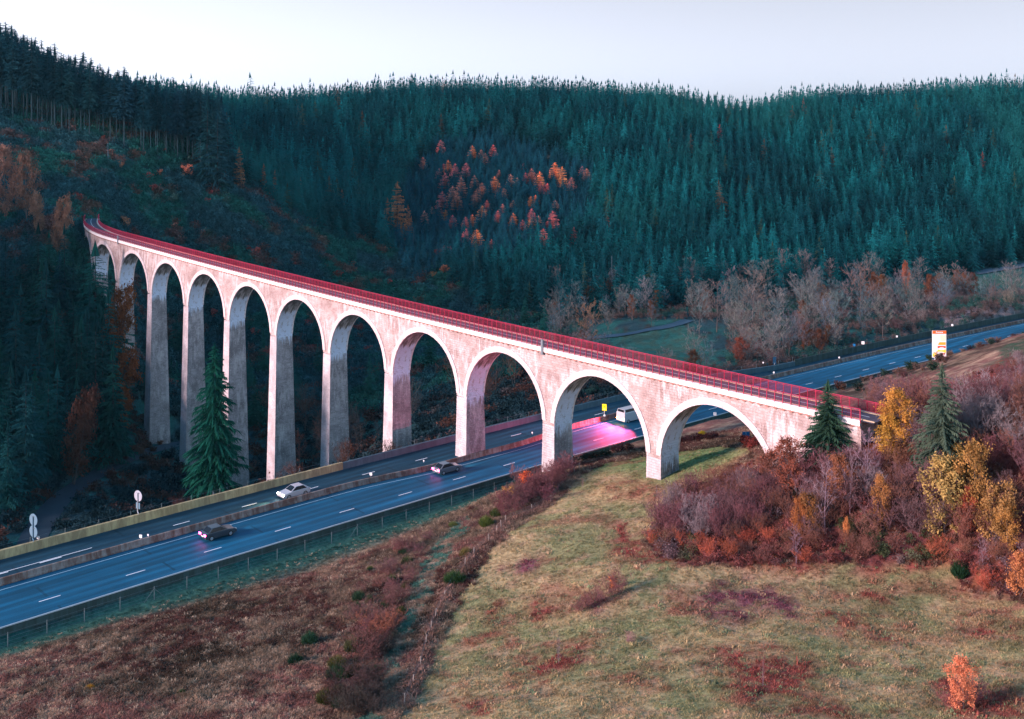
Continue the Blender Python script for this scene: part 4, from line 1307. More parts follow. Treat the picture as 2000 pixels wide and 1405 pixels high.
# ------------------------------------------------------------------ far forest
FB = [(-900, 470), (-110, 485), (-60, 560), (380, 540), (450, 522), (550, 516), (700, 528), (850, 518), (900, 495), (1000, 458), (1100, 441), (1280, 433), (1500, 452), (1700, 478), (2000, 512), (2500, 520)]
FBX = [p[0] for p in FB]; FBY = [p[1] for p in FB]
GROVE = [(800, 560), (760, 470), (790, 350), (850, 285), (960, 265), (1080, 300), (1160, 330), (1160, 420), (1090, 480), (1000, 520), (880, 520)]
ca_, sa_ = math.cos(.22), math.sin(.22)
gu, gv = np.meshgrid(np.arange(-800, 900, 5.0), np.arange(380, 900, 3.7))
gu = gu + R.normal(0, .55, gu.shape); gv = gv + R.normal(0, .8, gv.shape)
FX = (gu * ca_ + (gv - 500) * sa_ * .9).ravel(); FY = gv.ravel()
px = 1000 + F * FX / FY
ok = (px > -420) & (px < 2300) & (FY > np.interp(px, FBX, FBY) + R.uniform(-6, 6, len(px))) & (FY < 775)
FX, FY = FX[ok], FY[ok]
FZ = H(FX, FY); px, py = proj(FX, FY, FZ)
grove = inpoly(px, py, GROVE)
hgt = R.normal(15.8, 2.3, len(FX)) * (1 - .12 * smooth(700, 770, FY)) + 3.5 * (fbm(FX / 40, FY / 40, 3, 5) - .5)
ridge_dip = smooth(1380, 1440, px) * (1 - smooth(1520, 1550, px)); hgt -= ridge_dip * 2.0
hgt = np.where(R.uniform(0, 1, len(hgt)) < .025, hgt * 1.2, hgt)
hgt[grove] = R.uniform(6, 11, grove.sum())
keep = ~grove | (R.uniform(0, 1, len(FX)) < .75)
FX, FY, FZ, hgt, px, py, grove = (a[keep] for a in (FX, FY, FZ, hgt, px, py, grove))
n = fbm(FX / 28, FY / 28, 3, 15); m = R.uniform(0, 1, len(FX))
ft = lerp3(np.tile(np.array([.010, .105, .125]), (len(FX), 1)), np.array([.012, .18, .195]), smooth(.38, .62, n))
ft = ft * (0.27 + .74 * m)[:, None]
ft = lerp3(ft, np.array([.012, .125, .125]), smooth(.55, .7, fbm(FX / 60, FY / 60, 2, 25)))
odd_ = R.uniform(0, 1, len(ft)); ft[odd_ < .012] = (.05, .09, .06); ft[odd_ > .996] = (.10, .075, .05)
ft[grove] = lerp3(ft[grove], np.tile(np.array([.016, .10, .14]), (grove.sum(), 1)), np.full(grove.sum(), .7))
# the trees that show largest stand along the lower edge: each a thing
edge = (FY - np.interp(px, FBX, FBY) < 22) & (px > 640) & (px < 2010) & ~grove
ei = np.flatnonzero(edge); R.shuffle(ei); ei = ei[:120]
for i in ei:
    plant('spruce', (FX[i], FY[i], FZ[i] - .2), hgt[i] * 1.15, .95, ft[i] * .85, 'dark teal conifer in the front rank along the lower edge of the far forest', 'conifer', 'conifers on the lower edge of the far forest', .1, parts=False)
rest = np.ones(len(FX), bool); rest[ei] = False
SPI = []
for k in range(4):
    g = np.random.default_rng(300 + k); SPI.append(soup_mesh('forest_spruce', np.concatenate([conifer(24, 5.1, 16, 9, 5, .8, g, .40, .80), trunk_soup(20, .3, g, 4, .8, 2)]), FOLCI))
sc_ = hgt[rest] / 24
yu, yv = np.meshgrid(np.arange(-120, 60, 3.1), np.arange(455, 680, 3.1)); yu = yu.ravel() + R.normal(0, .7, yu.size); yv = yv.ravel() + R.normal(0, .7, yv.size)
yz = H(yu, yv); yx, yy = proj(yu, yv, yz); m_ = inpoly(yx, yy, GROVE); yu, yv, yz = yu[m_], yv[m_], yz[m_]
scatter('forest', np.c_[FX, FY, FZ - .3][rest], sc_ * R.uniform(.85, 1.15, rest.sum()), ft[rest], SPI, label='dense teal conifer forest covering the whole far hillside', Sz=sc_)

ysz = R.uniform(4.5, 9.5, len(yu)) / 24
scatter('young_conifers', np.c_[yu, yv, yz - .2], ysz * 1.15, lerp3(np.tile(np.array([.014, .105, .14]), (len(yu), 1)), np.array([.012, .07, .11]), R.uniform(0, 1, len(yu))), SPI, label='young dark blue conifers filling the hollow between the larches', Sz=ysz)
# larches in the hollow: (column, tip row, foot row) in the photograph
LZ = [(700, 58, 140), (968, 105, 180), (1042, 140, 200), (1076, 170, 225), (1145, 98, 165), (550, 205, 275), (762, 230, 320), (725, 260, 310), (822, 258, 350), (915, 252, 340), (685, 300, 355), (735, 335, 440), (872, 372, 510), (985, 358, 440),
      (1195, 312, 365), (1158, 368, 480), (1293, 348, 435), (1350, 375, 425), (1420, 335, 395), (1470, 300, 385), (1540, 325, 450), (1550, 410, 495), (1605, 425, 495), (1668, 250, 370), (1730, 285, 440), (1808, 375, 470), (1900, 280, 335), (1940, 300, 370),
      (712, 495, 640), (800, 450, 560), (840, 500, 630), (1050, 420, 520), (1000, 480, 600), (1238, 465, 525), (1180, 480, 525), (1090, 568, 630), (1052, 615, 710), (1315, 570, 620), (1225, 600, 665), (1185, 655, 720), (1315, 678, 745), (1465, 535, 600),
      (1505, 525, 585), (1405, 250, 285), (1672, 568, 640), (1650, 660, 780), (1470, 640, 725), (1465, 720, 785), (1395, 735, 790), (1530, 700, 780), (1605, 745, 775), (910, 710, 785), (968, 690, 760), (1005, 815, 930), (915, 810, 890), (740, 650, 720),
      (700, 640, 690), (800, 695, 775), (625, 625, 670), (560, 660, 750), (1570, 810, 925), (1832, 800, 910), (1130, 900, 957)]
BRI = {1540, 1730, 762, 1668, 1052, 740, 1315, 1465, 1505, 1005, 1158, 968}
for (zx, a, b) in LZ:
    qx, ta, tb = 700 + zx / 4.348, 260 + a / 4.348, 260 + b / 4.348
    # stand it on the hill so that the visible crown ends where the neighbours hide it
    X, Y, Z = hit(qx, tb + 9, 400)
    h = (tb + 9 - ta) / F * Y
    br = zx in BRI
    tint = (.95, .36, .15) if br else ((.88, .27, .25) if R.uniform() < .6 else (.78, .34, .24))
    lab = 'bright orange larch glowing among dark young conifers in the hollow' if br else 'dusky pink larch scattered among dark young conifers in the hollow'
    plant('larch', (X, Y, Z - .2), h * 1.04, max(1.0, min(1.6, 12 / h * 1.3)), tint, lab, 'larch', 'bright orange larches in the hollow' if br else 'pink larches in the hollow', .18)
for (px_, a, b, tint, w, lab) in [(1406, 243, 263, (.50, .05, .06), .8, 'single crimson larch high on the teal forest slope'), (1569, 190, 207, (.33, .10, .07), .5, 'small rust conifer just below the ridge line'), (1919, 295, 318, (.24, .06, .05), .6, 'narrow dull red conifer on the right of the far forest'),
                          (1186, 420, 430, (.45, .13, .09), .9, 'tiny orange larch alone right of the hollow'), (1121, 443, 468, (.34, .09, .09), .9, 'dusky red larch at the lower right corner of the hollow'), (1060, 447, 473, (.30, .11, .07), .8, 'brown larch with thin crown below the hollow')]:
    X, Y, Z = hit(px_, b + 26, 400); Zt = CZ - (a - HY) / F * Y
    plant('larch', (X, Y, Z), Zt - Z, w, tint, lab, 'larch', None, .05)
for (px_, a, b, w, k, lab) in [(757, 384, 462, .55, 0, 'tall thin brown larch on the left of the ochre clump'), (776, 352, 455, .85, 1, 'tallest ochre larch of the clump left of the hollow'), (797, 398, 466, .6, 2, 'ochre larch on the right of the clump left of the hollow'), (783, 430, 470, .9, 0, 'short brown larch at the foot of the ochre clump'), (803, 420, 450, .5, 1, 'orange tipped larch at the right foot of the ochre clump'),
                            (467, 284, 372, .6, 0, 'tall narrow rust larch just right of the ridge firs'), (515, 318, 376, .45, 1, 'slim rust larch right of the tall narrow one'), (537, 330, 384, .4, 2, 'faint slim brown larch at the edge of the clear-cut'), (587, 345, 393, .4, 0, 'dim brown larch in front of the forest edge'), (668, 368, 412, .5, 1, 'dim yellow brown larch near the middle of the forest edge'), (438, 325, 360, .8, 2, 'dull rust larch below the right end of the ridge firs')]:
    X, Y, Z = hit(px_, b, 380); plant('larch', (X, Y, Z - .2), (b - a) / F * Y, w, (.40, .17, .09) if k else (.33, .16, .095), lab, 'larch', None, .15)

# a few rounder crowns on the skyline
for px_, top, w in ((812, 143, 1.0), (870, 150, .8), (905, 152, .8), (760, 158, .7), (1000, 156, .6)):
    tree_px('bare_tree', px_, top, 735, wid=w * .8, tint=(.05, .045, .045), label='dark bare rounded tree standing above the conifers on the skyline', group='bare trees on the skyline')

# ------------------------------------------------------------------ ridge of tall firs at upper left
TOPX = [-80, 0, 60, 120, 180, 230, 300, 380, 430]; TOPY = [18, 52, 86, 112, 132, 150, 170, 178, 195]
k_ = 0
for row, Y0 in enumerate((503, 512, 522, 534, 548, 564)):
    for p_ in np.arange(-70, 432, 9.5 + row * .8):
        p_ = p_ + R.uniform(-4, 4); Y = Y0 + R.uniform(-5, 5) + (6 if p_ > 300 else 0)
        top = np.interp(p_, TOPX, TOPY) + R.uniform(-14, 10) + (0 if row < 3 else R.uniform(-8, 6)) + (-12 if R.uniform() < .12 else 0)
        tree_px('tall_fir', p_, top, Y, wid=R.uniform(.75, 1.05), tint=(.013, .058, .075), label='tall dark fir with a long bare trunk in the ridge stand above the clear-cut', cat='fir tree', group='tall firs on the left ridge', jit=.25)
for p_, top, Y in ((432, 185, 520), (446, 250, 515), (455, 270, 512), (415, 200, 508), (405, 190, 503), (425, 210, 500)):
    tree_px('spruce', p_, top, Y, wid=1.1, tint=(.012, .055, .068), label='dark spruce branched to the ground at the right end of the ridge stand', cat='spruce', group='spruces closing the ridge stand')

# ------------------------------------------------------------------ clear-cut slope
CC = [(-60, 235), (100, 265), (300, 330), (420, 372), (560, 412), (700, 470), (860, 520), (930, 560), (1060, 640), (960, 700), (880, 770), (560, 800), (250, 760), (190, 500), (150, 440), (-60, 440)]
# the rust bushes that stand out
for (px_, py_, hh, c) in [(235, 330, 4, 0), (290, 355, 5, 1), (310, 345, 4, 0), (368, 345, 6.5, 0), (355, 350, 3.5, 0), (300, 375, 4.5, 1), (245, 445, 6, 2), (340, 448, 3.5, 0), (410, 385, 4, 1), (405, 398, 3.5, 1), (424, 380, 3, 0), (155, 395, 4.5, 1), (500, 500, 4.5, 1), (485, 490, 3, 1), (545, 425, 2.5, 0),
                          (630, 482, 2.5, 0), (870, 497, 5.5, 1), (855, 500, 4, 1), (765, 492, 3, 0), (795, 500, 3, 0), (700, 440, 3, 0), (680, 440, 3, 0), (720, 452, 2, 0), (640, 525, 3, 1), (660, 545, 4.5, 1), (690, 520, 3, 0), (760, 560, 4, 1), (808, 560, 3.5, 0), (845, 545, 4, 2), (872, 540, 7, 2), (575, 520, 2.5, 1), (530, 530, 3, 1),
                          (350, 590, 4, 1), (335, 560, 3, 1), (418, 620, 4.5, 1), (500, 660, 5, 1), (520, 700, 5, 1), (600, 640, 4, 1), (610, 690, 4.5, 1), (700, 650, 5, 1), (720, 690, 4, 1), (740, 620, 3.5, 1), (790, 470, 2, 0), (320, 300, 3, 0), (275, 300, 3, 0), (200, 275, 3, 0), (610, 470, 2.4, 0), (750, 520, 2.6, 0), (835, 610, 3, 2)]:
    X, Y, Z = hit(px_, py_, 345)
    tint = ((.46, .16, .10), (.30, .065, .06), (.32, .16, .085))[c]
    plant('rusty_bush', (X, Y, Z - .1), hh * .9, 1.15, tint, ('orange brown bush dotted over the dark clear-cut slope', 'deep red bush on the dark clear-cut slope', 'tawny tall bush on the dark clear-cut slope')[c], 'bush', ('orange bushes on the clear-cut', 'red bushes on the clear-cut', 'tawny bushes on the clear-cut')[c], .25)
# scrub carpet
n = 26000
qx = R.uniform(-60, 1090, n); Y = R.uniform(355, 560, n); X = (qx - 1000) / F * Y; Z = H(X, Y); qx, qy = proj(X, Y, Z)
ok = (Y < np.interp(qx, FBX, FBY) + 8) & (Y > 352) & (road_su(X, Y)[1] > 26); X, Y, Z = X[ok], Y[ok], Z[ok]
nn = fbm(X / 16, Y / 16, 4, 61); tt = lerp3(np.tile(np.array([.026, .088, .105]), (len(X), 1)), np.array([.020, .12, .10]), smooth(.45, .62, nn)); tt = lerp3(tt, np.array([.17, .07, .055]), smooth(.60, .72, fbm(X / 7, Y / 7, 3, 81)) * .75)
tt = tt * R.uniform(.6, 1.35, len(X))[:, None]
SCR = []
for k in range(3):
    g = np.random.default_rng(320 + k); c0 = g.normal(0, .5, (170, 3)) * (1, 1, .45) + (0, 0, .45); SCR.append(soup_mesh('scrub', np.concatenate([leaves(c0, c0 + g.normal(0, .3, c0.shape), 170, .22, g, .25), twigs(c0[:60] * (.4, .4, 0), c0[:60] * 1.5, .03, g)]), FOLI))
scatter('undergrowth', np.c_[X, Y, Z - .1], R.uniform(.8, 2.0, len(X)), tt, SCR, label='dark teal scrub and bramble carpet over the clear-cut slope')
for px_, a, b in ((977, 530, 560), (983, 533, 556), (926, 505, 558), (147, 312, 335), (211, 280, 322), (768, 572, 590), (1195, 500, 590), (797, 440, 480), (808, 445, 482)):
    X, Y, Z = hit(px_, b, 380); h = (b - a) / F * Y
    o = mesh_obj('dead_trunk', soup_mesh('dead_trunk', trunk_soup(h, .22, R, 6, .6), BK_P)); o.location = (X, Y, Z); tag(o, 'pale bare dead trunk left standing on the dark slope', 'dead tree', 'dead trunks on the slope')

# ------------------------------------------------------------------ dark wood in the valley, left of the piers
V = [(390, (-40, 205), (418, 470)), (362, (-40, 195), (430, 520)), (338, (-40, 215), (500, 600)), (316, (-40, 225), (580, 680)), (298, (-40, 160), (660, 760)), (276, (-40, 75), (690, 800)), (256, (-40, 22), (780, 860))]
for Y0, (x0, x1), (t0, t1) in V:
    for p_ in np.arange(x0, x1, 17):
        p_ += R.uniform(-7, 7); top = R.uniform(t0, t1); Y = Y0 + R.uniform(-9, 9)
        if Y0 > 380 and p_ > 120: continue
        tree_px('spruce', p_, top, Y, wid=R.uniform(.9, 1.25), tint=(.009, .056, .056), label='dark conifer crowding the shaded valley left of the viaduct', cat='conifer', group='dark conifers in the shaded valley', jit=.35)
tree_px('spruce', 186, 468, 352, wid=1.5, tint=(.014, .095, .088), label='dark spruce standing close against the shaded end arches', cat='spruce')
tree_px('spruce', 212, 560, 340, wid=1.0, tint=(.013, .08, .076), label='lower dark spruce just right of the spruce against the end arches', cat='spruce')
for (px_, a, b, Y) in ((218, 512, 620, 350), (235, 655, 770, 338), (214, 590, 610, 345), (240, 770, 850, 330), (150, 705, 770, 300), (140, 720, 800, 285)):
    X = (px_ - 1000) / F * Y; z1 = CZ - (b - HY) / F * Y; h = (b - a) / F * Y
    g = Hs(X, Y); plant('autumn_tree', (X, Y, g - .1), h + max(0, z1 - g) * .8, .6, (.26, .085, .035) if px_ > 200 else (.11, .05, .035), 'slim orange leaved tree at the edge of the dark valley wood', 'tree', 'orange trees at the edge of the valley wood', .2)
for (px_, a, Y, w) in ((12, 288, 398, 1.0), (52, 305, 395, .9), (78, 362, 385, .7), (112, 368, 380, .8)):
    tree_px('autumn_tree', px_, a, Y, wid=w * .72, tint=(.22, .125, .09), label='tall tan leaved beech rising above the dark valley wood at the left edge', cat='tree', group='tan beeches at the left edge', jit=.2)
tree_px('tall_spruce', 419, 668, 252, wid=.78, tint=(.010, .085, .060), label='large green spruce standing alone before the tall piers', cat='spruce', jit=.02)

# bushes and small bare trees between the service road and the wall, and round the pier feet
for n_ in range(46):
    s = R.uniform(-5, 100); u = R.uniform(22.5, 46); x, y, _ = road_xy(s, u); x, y = float(x), float(y); z = Hs(x, y)
    if ((SRL[:, 0] - x) ** 2 + (SRL[:, 1] - y) ** 2).min() < 49 or proj(x, y, z)[0] < 150 + R.uniform(0, 60): continue
    plant('bare_shrub', (x, y, z - .1), R.uniform(4, 7.5), 1.0, (.090, .046, .038) if n_ % 3 else (.045, .035, .035), 'brown leafless bush on the bank below the headlight tinted wall', 'bush', 'leafless bushes below the motorway wall', .3)
for n_ in range(44):
    px_ = R.uniform(560, 1100); Y = R.uniform(305, 365); X = (px_ - 1000) / F * Y; s, u = road_su(np.array([X]), np.array([Y]))
    if u[0] < 25: continue
    plant('bare_tree', (X, Y, Hs(X, Y) - .1), R.uniform(8, 15), 1.05, (.05, .06, .065) if n_ % 3 else (.12, .07, .05), 'dim bare tree in the dark valley seen through the arches', 'tree', 'bare trees in the valley behind the arches', .3)
for n_ in range(60):
    px_ = R.uniform(240, 1080); Y = R.uniform(352, 440); X = (px_ - 1000) / F * Y; z = Hs(X, Y); _, q = proj(X, Y, z)
    s, u = road_su(np.array([X]), np.array([Y]))
    if u[0] < 26: continue
    plant('spruce', (X, Y, z - .1), R.uniform(8, 17), 1.1, (.012, .085, .072), 'dark conifer low on the slope behind the arches', 'conifer', 'dark conifers low behind the arches', .3, parts=False)
for px_, py_ in [(205 + 14 * k + R.uniform(-6, 6), 872 + R.uniform(-10, 12) + (330 - 205 - 14 * k) * .28) for k in range(9)]:
    X, Y, Z = hit(px_, min(py_, 930), 285); plant('rusty_bush', (X, Y, Z), R.uniform(2, 3.6), 1.2, (.12, .05, .034), 'low russet bush lining the dark service road', 'bush', 'russet bushes along the service road', .25)
n = 5000
X = R.uniform(-190, 30, n); Y = R.uniform(190, 365, n); s, u = road_su(X, Y); d = ((X[:, None] - SRL[:, 0]) ** 2 + (Y[:, None] - SRL[:, 1]) ** 2).min(1)
ok = (u > 22) & (d > 16); X, Y = X[ok], Y[ok]; Z = H(X, Y)
tt = lerp3(np.tile(np.array([.018, .045, .055]), (len(X), 1)), np.array([.10, .05, .04]), smooth(.5, .65, fbm(X / 8, Y / 8, 3, 71))) * R.uniform(.6, 1.3, len(X))[:, None]
scatter('undergrowth', np.c_[X, Y, Z - .1], R.uniform(.8, 1.8, len(X)), tt, SCR, label='dark undergrowth on the valley floor beneath the viaduct')


# ------------------------------------------------------------------ bare woods beyond the distant motorway
nw = 0
for n_ in range(900):
    Y = R.uniform(292, 470); px_ = R.uniform(1060, 2060); X = (px_ - 1000) / F * Y
    s, u = road_su(np.array([X]), np.array([Y])); u = u[0]
    if u < 27: continue
    z = Hs(X, Y); qx, qy = proj(X, Y, z)
    if inpoly([qx], [qy], MEADOW)[0] or inpoly([qx], [qy], MEADOW2)[0]: continue
    if 1150 < qx < 1420 and 625 < qy < 730 and R.uniform() < .5: continue
    if qx > 1850 and 606 < qy < 655: continue
    if nw > 235: break
    nw += 1
    near = u < 60
    if near and R.uniform() < .45:
        plant('bare_shrub', (X, Y, z - .1), R.uniform(4.5, 8), 1.05, (.15, .10, .10) if R.uniform() < .6 else (.17, .135, .125), 'reddish leafless bush along the foot of the bare wood', 'bush', 'leafless bushes at the foot of the bare wood', .25)
    elif R.uniform() < .16:
        plant('autumn_tree', (X, Y, z - .1), R.uniform(7, 11), .9, (.15, .065, .035), 'brown leaved tree among the bare wood beyond the motorway', 'tree', 'brown leaved trees in the bare wood', .25)
    else:
        plant('bare_tree', (X, Y, z - .1), R.uniform(9, 16), 1.0, (.145, .145, .145) if R.uniform() < .6 else (.09, .135, .15), 'pale grey bare tree in the wood beyond the distant motorway', 'tree', 'bare trees beyond the distant motorway', .22)
for px_, top, Y, w, t_ in ((1155, 570, 372, 1.2, (.20, .125, .085)), (1095, 568, 380, 1.0, (.07, .085, .09)), (1470, 528, 400, 1.3, (.17, .135, .115)), (1590, 512, 420, 1.0, (.085, .11, .125)), (1680, 515, 400, 1.3, (.17, .13, .11)), (1400, 550, 385, 1.2, (.14, .12, .11)), (1780, 540, 420, 1.1, (.16, .125, .11)), (1860, 532, 450, 1.2, (.16, .125, .105))):
    tree_px('bare_tree', px_, top, Y, wid=w, tint=t_, label='tall spreading bare tree standing out in front of the far forest', group='tall bare trees before the forest', jit=.1)
for px_, top, Y, w, t_, lab in ((1770, 512, 440, .45, (.30, .105, .06), 'slim rust orange tree above the bare wood'), (1575, 632, 345, .85, (.16, .062, .028), 'round rust brown tree beside the far barrier'), (1445, 660, 325, 1.1, (.20, .062, .042), 'red brown leafy tree just behind the red railing'), (1612, 628, 352, .6, (.13, .06, .032), 'smaller brown tree right of the round rust brown one')):
    tree_px('autumn_tree', px_, top, Y, wid=w, tint=t_, label=lab, cat='tree', jit=.05)
n = 5200
Y = R.uniform(292, 470, n); px_ = R.uniform(1060, 2060, n); X = (px_ - 1000) / F * Y; s, u = road_su(X, Y); Z = H(X, Y); qx, qy = proj(X, Y, Z)
ok = (u > 23.5) & ~inpoly(qx, qy, MEADOW) & ~inpoly(qx, qy, MEADOW2) & ~((qx > 1150) & (qx < 1420) & (qy > 625) & (qy < 720)); X, Y, Z = X[ok], Y[ok], Z[ok]
tt = lerp3(np.tile(np.array([.12, .085, .08]), (len(X), 1)), np.array([.035, .10, .085]), smooth(.5, .62, fbm(X / 11, Y / 11, 3, 91))) * R.uniform(.7, 1.3, len(X))[:, None]
BRS = []
for k in range(2):
    g = np.random.default_rng(340 + k); S_, a_, b_ = skeleton(g, 1.6, 9, .5, .1, 4, 4, 3, 1.2, .08, .03); BRS.append(soup_mesh('brushwood', np.concatenate([twigs(a_, b_, .022, g), leaves(a_, b_, 60, .10, g, .15)]), FOLI))
scatter('brushwood', np.c_[X, Y, Z - .1], R.uniform(1.0, 2.2, len(X)), tt, BRS, label='low tangled brushwood under the bare trees beyond the motorway')

# ------------------------------------------------------------------ thicket on the right hillside
PUR, RUST, GRY, MAG = (.165, .090, .100), (.185, .085, .065), (.20, .155, .165), (.17, .072, .082)
tg = np.stack(np.meshgrid(np.arange(12, 150, 2.9), np.arange(108, 214, 2.9)), -1).reshape(-1, 2) + R.uniform(-1.2, 1.2, (60 * 45, 2))[:len(np.arange(12, 150, 2.9)) * len(np.arange(108, 214, 2.9))]
TX, TY = tg[:, 0], tg[:, 1]; TZ = H(TX, TY); qx, qy = proj(TX, TY, TZ); s, u = road_su(TX, TY)
sl = (TX - VX) * math.cos(VH) + (TY - VY) * math.sin(VH); lt = (TX - VX) * math.sin(VH) - (TY - VY) * math.cos(VH)
ok = inpoly(qx, qy, THICK) & (qx < 2320) & (u < -14) & ~((sl > S_A - 9) & (lt > -1.3) & (lt < 7))
TI = np.flatnonzero(ok); TI = TI[np.argsort(TY[TI])]
ST = [[], [], []]
for k, i in enumerate(TI):
    X, Y, z = TX[i], TY[i], TZ[i]; x_, y_ = qx[i], qy[i]
    edge_ = y_ > 1062; r_ = R.uniform()
    hgt_ = R.uniform(2.0, 3.5) if edge_ else R.uniform(3.6, 6.0) if x_ < 1520 else R.uniform(4.2, 7.0)
    if y_ < 930 and x_ < 1700: hgt_ *= .7
    if y_ < 800: hgt_ = R.uniform(.8, 1.7) if x_ < 1955 else hgt_ * .6
    if edge_: c, lab, gp = ((.33, .09, .055) if r_ < .5 else RUST), 'low red brown bramble bush along the field edge of the thicket', 'bramble bushes on the thicket edge'
    else:
        g_ = .12 + .35 * (x_ > 1850) * (y_ < 900)
        c, lab, gp = (GRY, 'silvery grey leafless bush in the dense thicket', 'grey bushes in the thicket') if r_ < g_ else (PUR, 'purple brown leafless bush in the dense thicket', 'purple bushes in the thicket') if r_ < .55 else (MAG, 'dark magenta leafless bush in the dense thicket', 'magenta bushes in the thicket') if r_ < .75 else (RUST, 'rusty brown leafless bush in the dense thicket', 'rusty bushes in the thicket')
    if k < 130: plant('bare_shrub', (X, Y, z - .1), hgt_, 1.25 if edge_ else 1.05, c, lab, 'bush', gp, .2)
    else: ST[0].append((X, Y, z - .1)); ST[1].append(hgt_ / 5); ST[2].append(np.array(c) * R.uniform(.8, 1.2))
if ST[0]:
    SHI = []
    for P_ in PROTO['bare_shrub'][:3]:
        m_ = P_[0][1].copy(); m_.materials[0] = TWGI; SHI.append(m_)
    scatter('shrubbery', ST[0], np.array(ST[1]), np.array(ST[2]), SHI, label='leafless shrubbery filling the back of the thicket on the hillside')
n = 9000
X, Y = R.uniform(10, 130, n), R.uniform(108, 210, n); Z = H(X, Y); qx, qy = proj(X, Y, Z); s, u = road_su(X, Y)
sl = (X - VX) * math.cos(VH) + (Y - VY) * math.sin(VH); lt = (X - VX) * math.sin(VH) - (Y - VY) * math.cos(VH)
ok = inpoly(qx, qy, THICK) & (u < -14) & ~((sl > S_A - 45) & (lt > -.8) & (lt < 6)); X, Y, Z = X[ok], Y[ok], Z[ok]
tt = lerp3(np.tile(np.array([.19, .065, .06]), (len(X), 1)), np.array([.16, .11, .12]), smooth(.45, .6, fbm(X / 7, Y / 7, 3, 19))); tt = lerp3(tt, np.array([.09, .11, .055]), smooth(.62, .7, fbm(X / 5, Y / 5, 3, 29))) * R.uniform(.65, 1.4, len(X))[:, None]
scatter('brambles', np.c_[X, Y, Z - .05], R.uniform(.7, 1.5, len(X)), tt, BRS, label='red brown brambles filling the floor of the thicket')


def foot(key, px_, top, base, w, t_, lab, v=None, cat='tree', jit=.03):
    X, Y, Z = hit(px_, base); return plant(key, (X, Y, Z - .1), (base - top) / F * Y, w, t_, lab, cat, None, jit, v)


def yel(px_, top, base, w, t_, lab, v=None): return foot('autumn_tree', px_, top, base, w, t_, lab, v)


yel(1757, 762, 890, 1.0, (.52, .26, .06), 'golden yellow leaved tree at the end of the red railing', 0)
yel(1737, 812, 905, 1.0, (.54, .30, .06), 'lower bright yellow tree left of the golden one', 1)
yel(1852, 845, 975, 1.05, (.28, .18, .055), 'olive yellow tree in front of the big dark spruce', 2)
yel(1845, 895, 1060, .95, (.42, .29, .10), 'pale yellow tree in the middle of the thicket', 0)
yel(1908, 872, 1040, .7, (.40, .215, .07), 'tall amber tree right of the pale yellow one', 1)
yel(1930, 925, 1070, .95, (.38, .22, .08), 'broad amber tree at the right of the thicket', 2)
yel(1722, 930, 1050, .6, (.40, .19, .07), 'slim orange tree in the thicket below the conifer', 0)
yel(1640, 890, 1000, .85, (.32, .13, .07), 'copper leaved tree below the left conifer', 1)
yel(1590, 945, 1050, .8, (.28, .13, .05), 'small olive brown tree in the thicket beside the pale birch', 2)
yel(1560, 975, 1055, .6, (.42, .16, .06), 'small orange tree low in the thicket', 1)
yel(1890, 950, 1050, .6, (.55, .14, .08), 'coral red tree between the yellow trees', 0)
yel(1970, 985, 1085, .7, (.44, .23, .07), 'yellow orange tree at the right edge below the amber trees', 1)
yel(1985, 1062, 1170, 1.1, (.52, .21, .09), 'bright orange bushy tree at the right edge of the field', 2)
yel(1652, 1010, 1070, .4, (.55, .22, .08), 'tiny orange sapling near the front of the thicket', 0)
yel(1540, 862, 975, 1.1, (.30, .10, .065), 'thin copper leaved tree against the abutment wall', 1)
yel(1500, 865, 940, 1.0, (.26, .11, .08), 'bare twigged copper tree at the foot of the last arch', 2)
for px_, top, Y, w, lab in ((1692, 835, 147, 1.0, 'slim purple birch rising below the railing end'), (1610, 900, 145, 1.2, 'pale lilac birch with white trunk in the thicket'), (1920, 820, 150, 1.3, 'bare forked birch right of the big dark spruce'), (1660, 880, 146, .8, 'second slim birch right of the lilac one'), (1555, 1020, 141, .9, 'small pale bare birch at the front of the thicket'), (1920, 1050, 134, 1.1, 'grey bare sapling beside the dark broom at the field edge')):
    tree_px('birch_tree', px_, top, Y, wid=w, tint=(.22, .15, .18), label=lab, cat='tree', jit=.1)
foot('near_spruce', 1617, 738, 905, 1.2, (.036, .085, .052), 'dense dark green spruce hiding the end of the bridge', 0, 'spruce')
foot('near_spruce', 1840, 706, 925, .95, (.075, .11, .075), 'tall grey green spruce in the thicket below the billboard', 1, 'spruce')
for px_, top, Y in ((1960, 830, 150), (1985, 800, 158), (1930, 790, 170), (1965, 770, 180), (2010, 850, 146), (1900, 800, 172), (1945, 860, 146), (1990, 900, 143)):
    tree_px('bare_shrub', px_, top, Y, wid=1.2, tint=(.27, .22, .245), label='large silvery grey leafless bush near the top right of the thicket', cat='bush', group='large grey bushes at the upper right', jit=.12)

# verge and slopes right of the road
for n_ in range(70):
    s = R.uniform(165, 300); u = R.uniform(-34, -11); x, y, _ = road_xy(s, u); x, y = float(x), float(y); z = Hs(x, y); qx, qy = proj(x, y, z)
    if inpoly([qx], [qy], FIELD)[0] or inpoly([qx], [qy], THICK)[0]: continue
    dxy = np.array([x - VX, y - VY]); lt = dxy @ (math.sin(VH), -math.cos(VH))
    if -2 < lt < 7: continue
    plant('rusty_bush', (x, y, z - .1), R.uniform(1.2, 2.6), 1.3, ((.10, .055, .045), (.03, .055, .04), (.15, .10, .08))[n_ % 3], ('brown bush on the verge slope right of the motorway', 'dark green bush on the verge slope right of the motorway', 'straw coloured bush on the verge slope right of the motorway')[n_ % 3], 'bush', ('brown verge bushes', 'green verge bushes', 'straw verge bushes')[n_ % 3], .25)
X, Y, Z = hit(1372, 852); plant('broom_bush', (X, Y, Z), 1.2, 1.6, (.50, .38, .02), 'small bright yellow bush seen through the last arch', 'bush', None, .02)
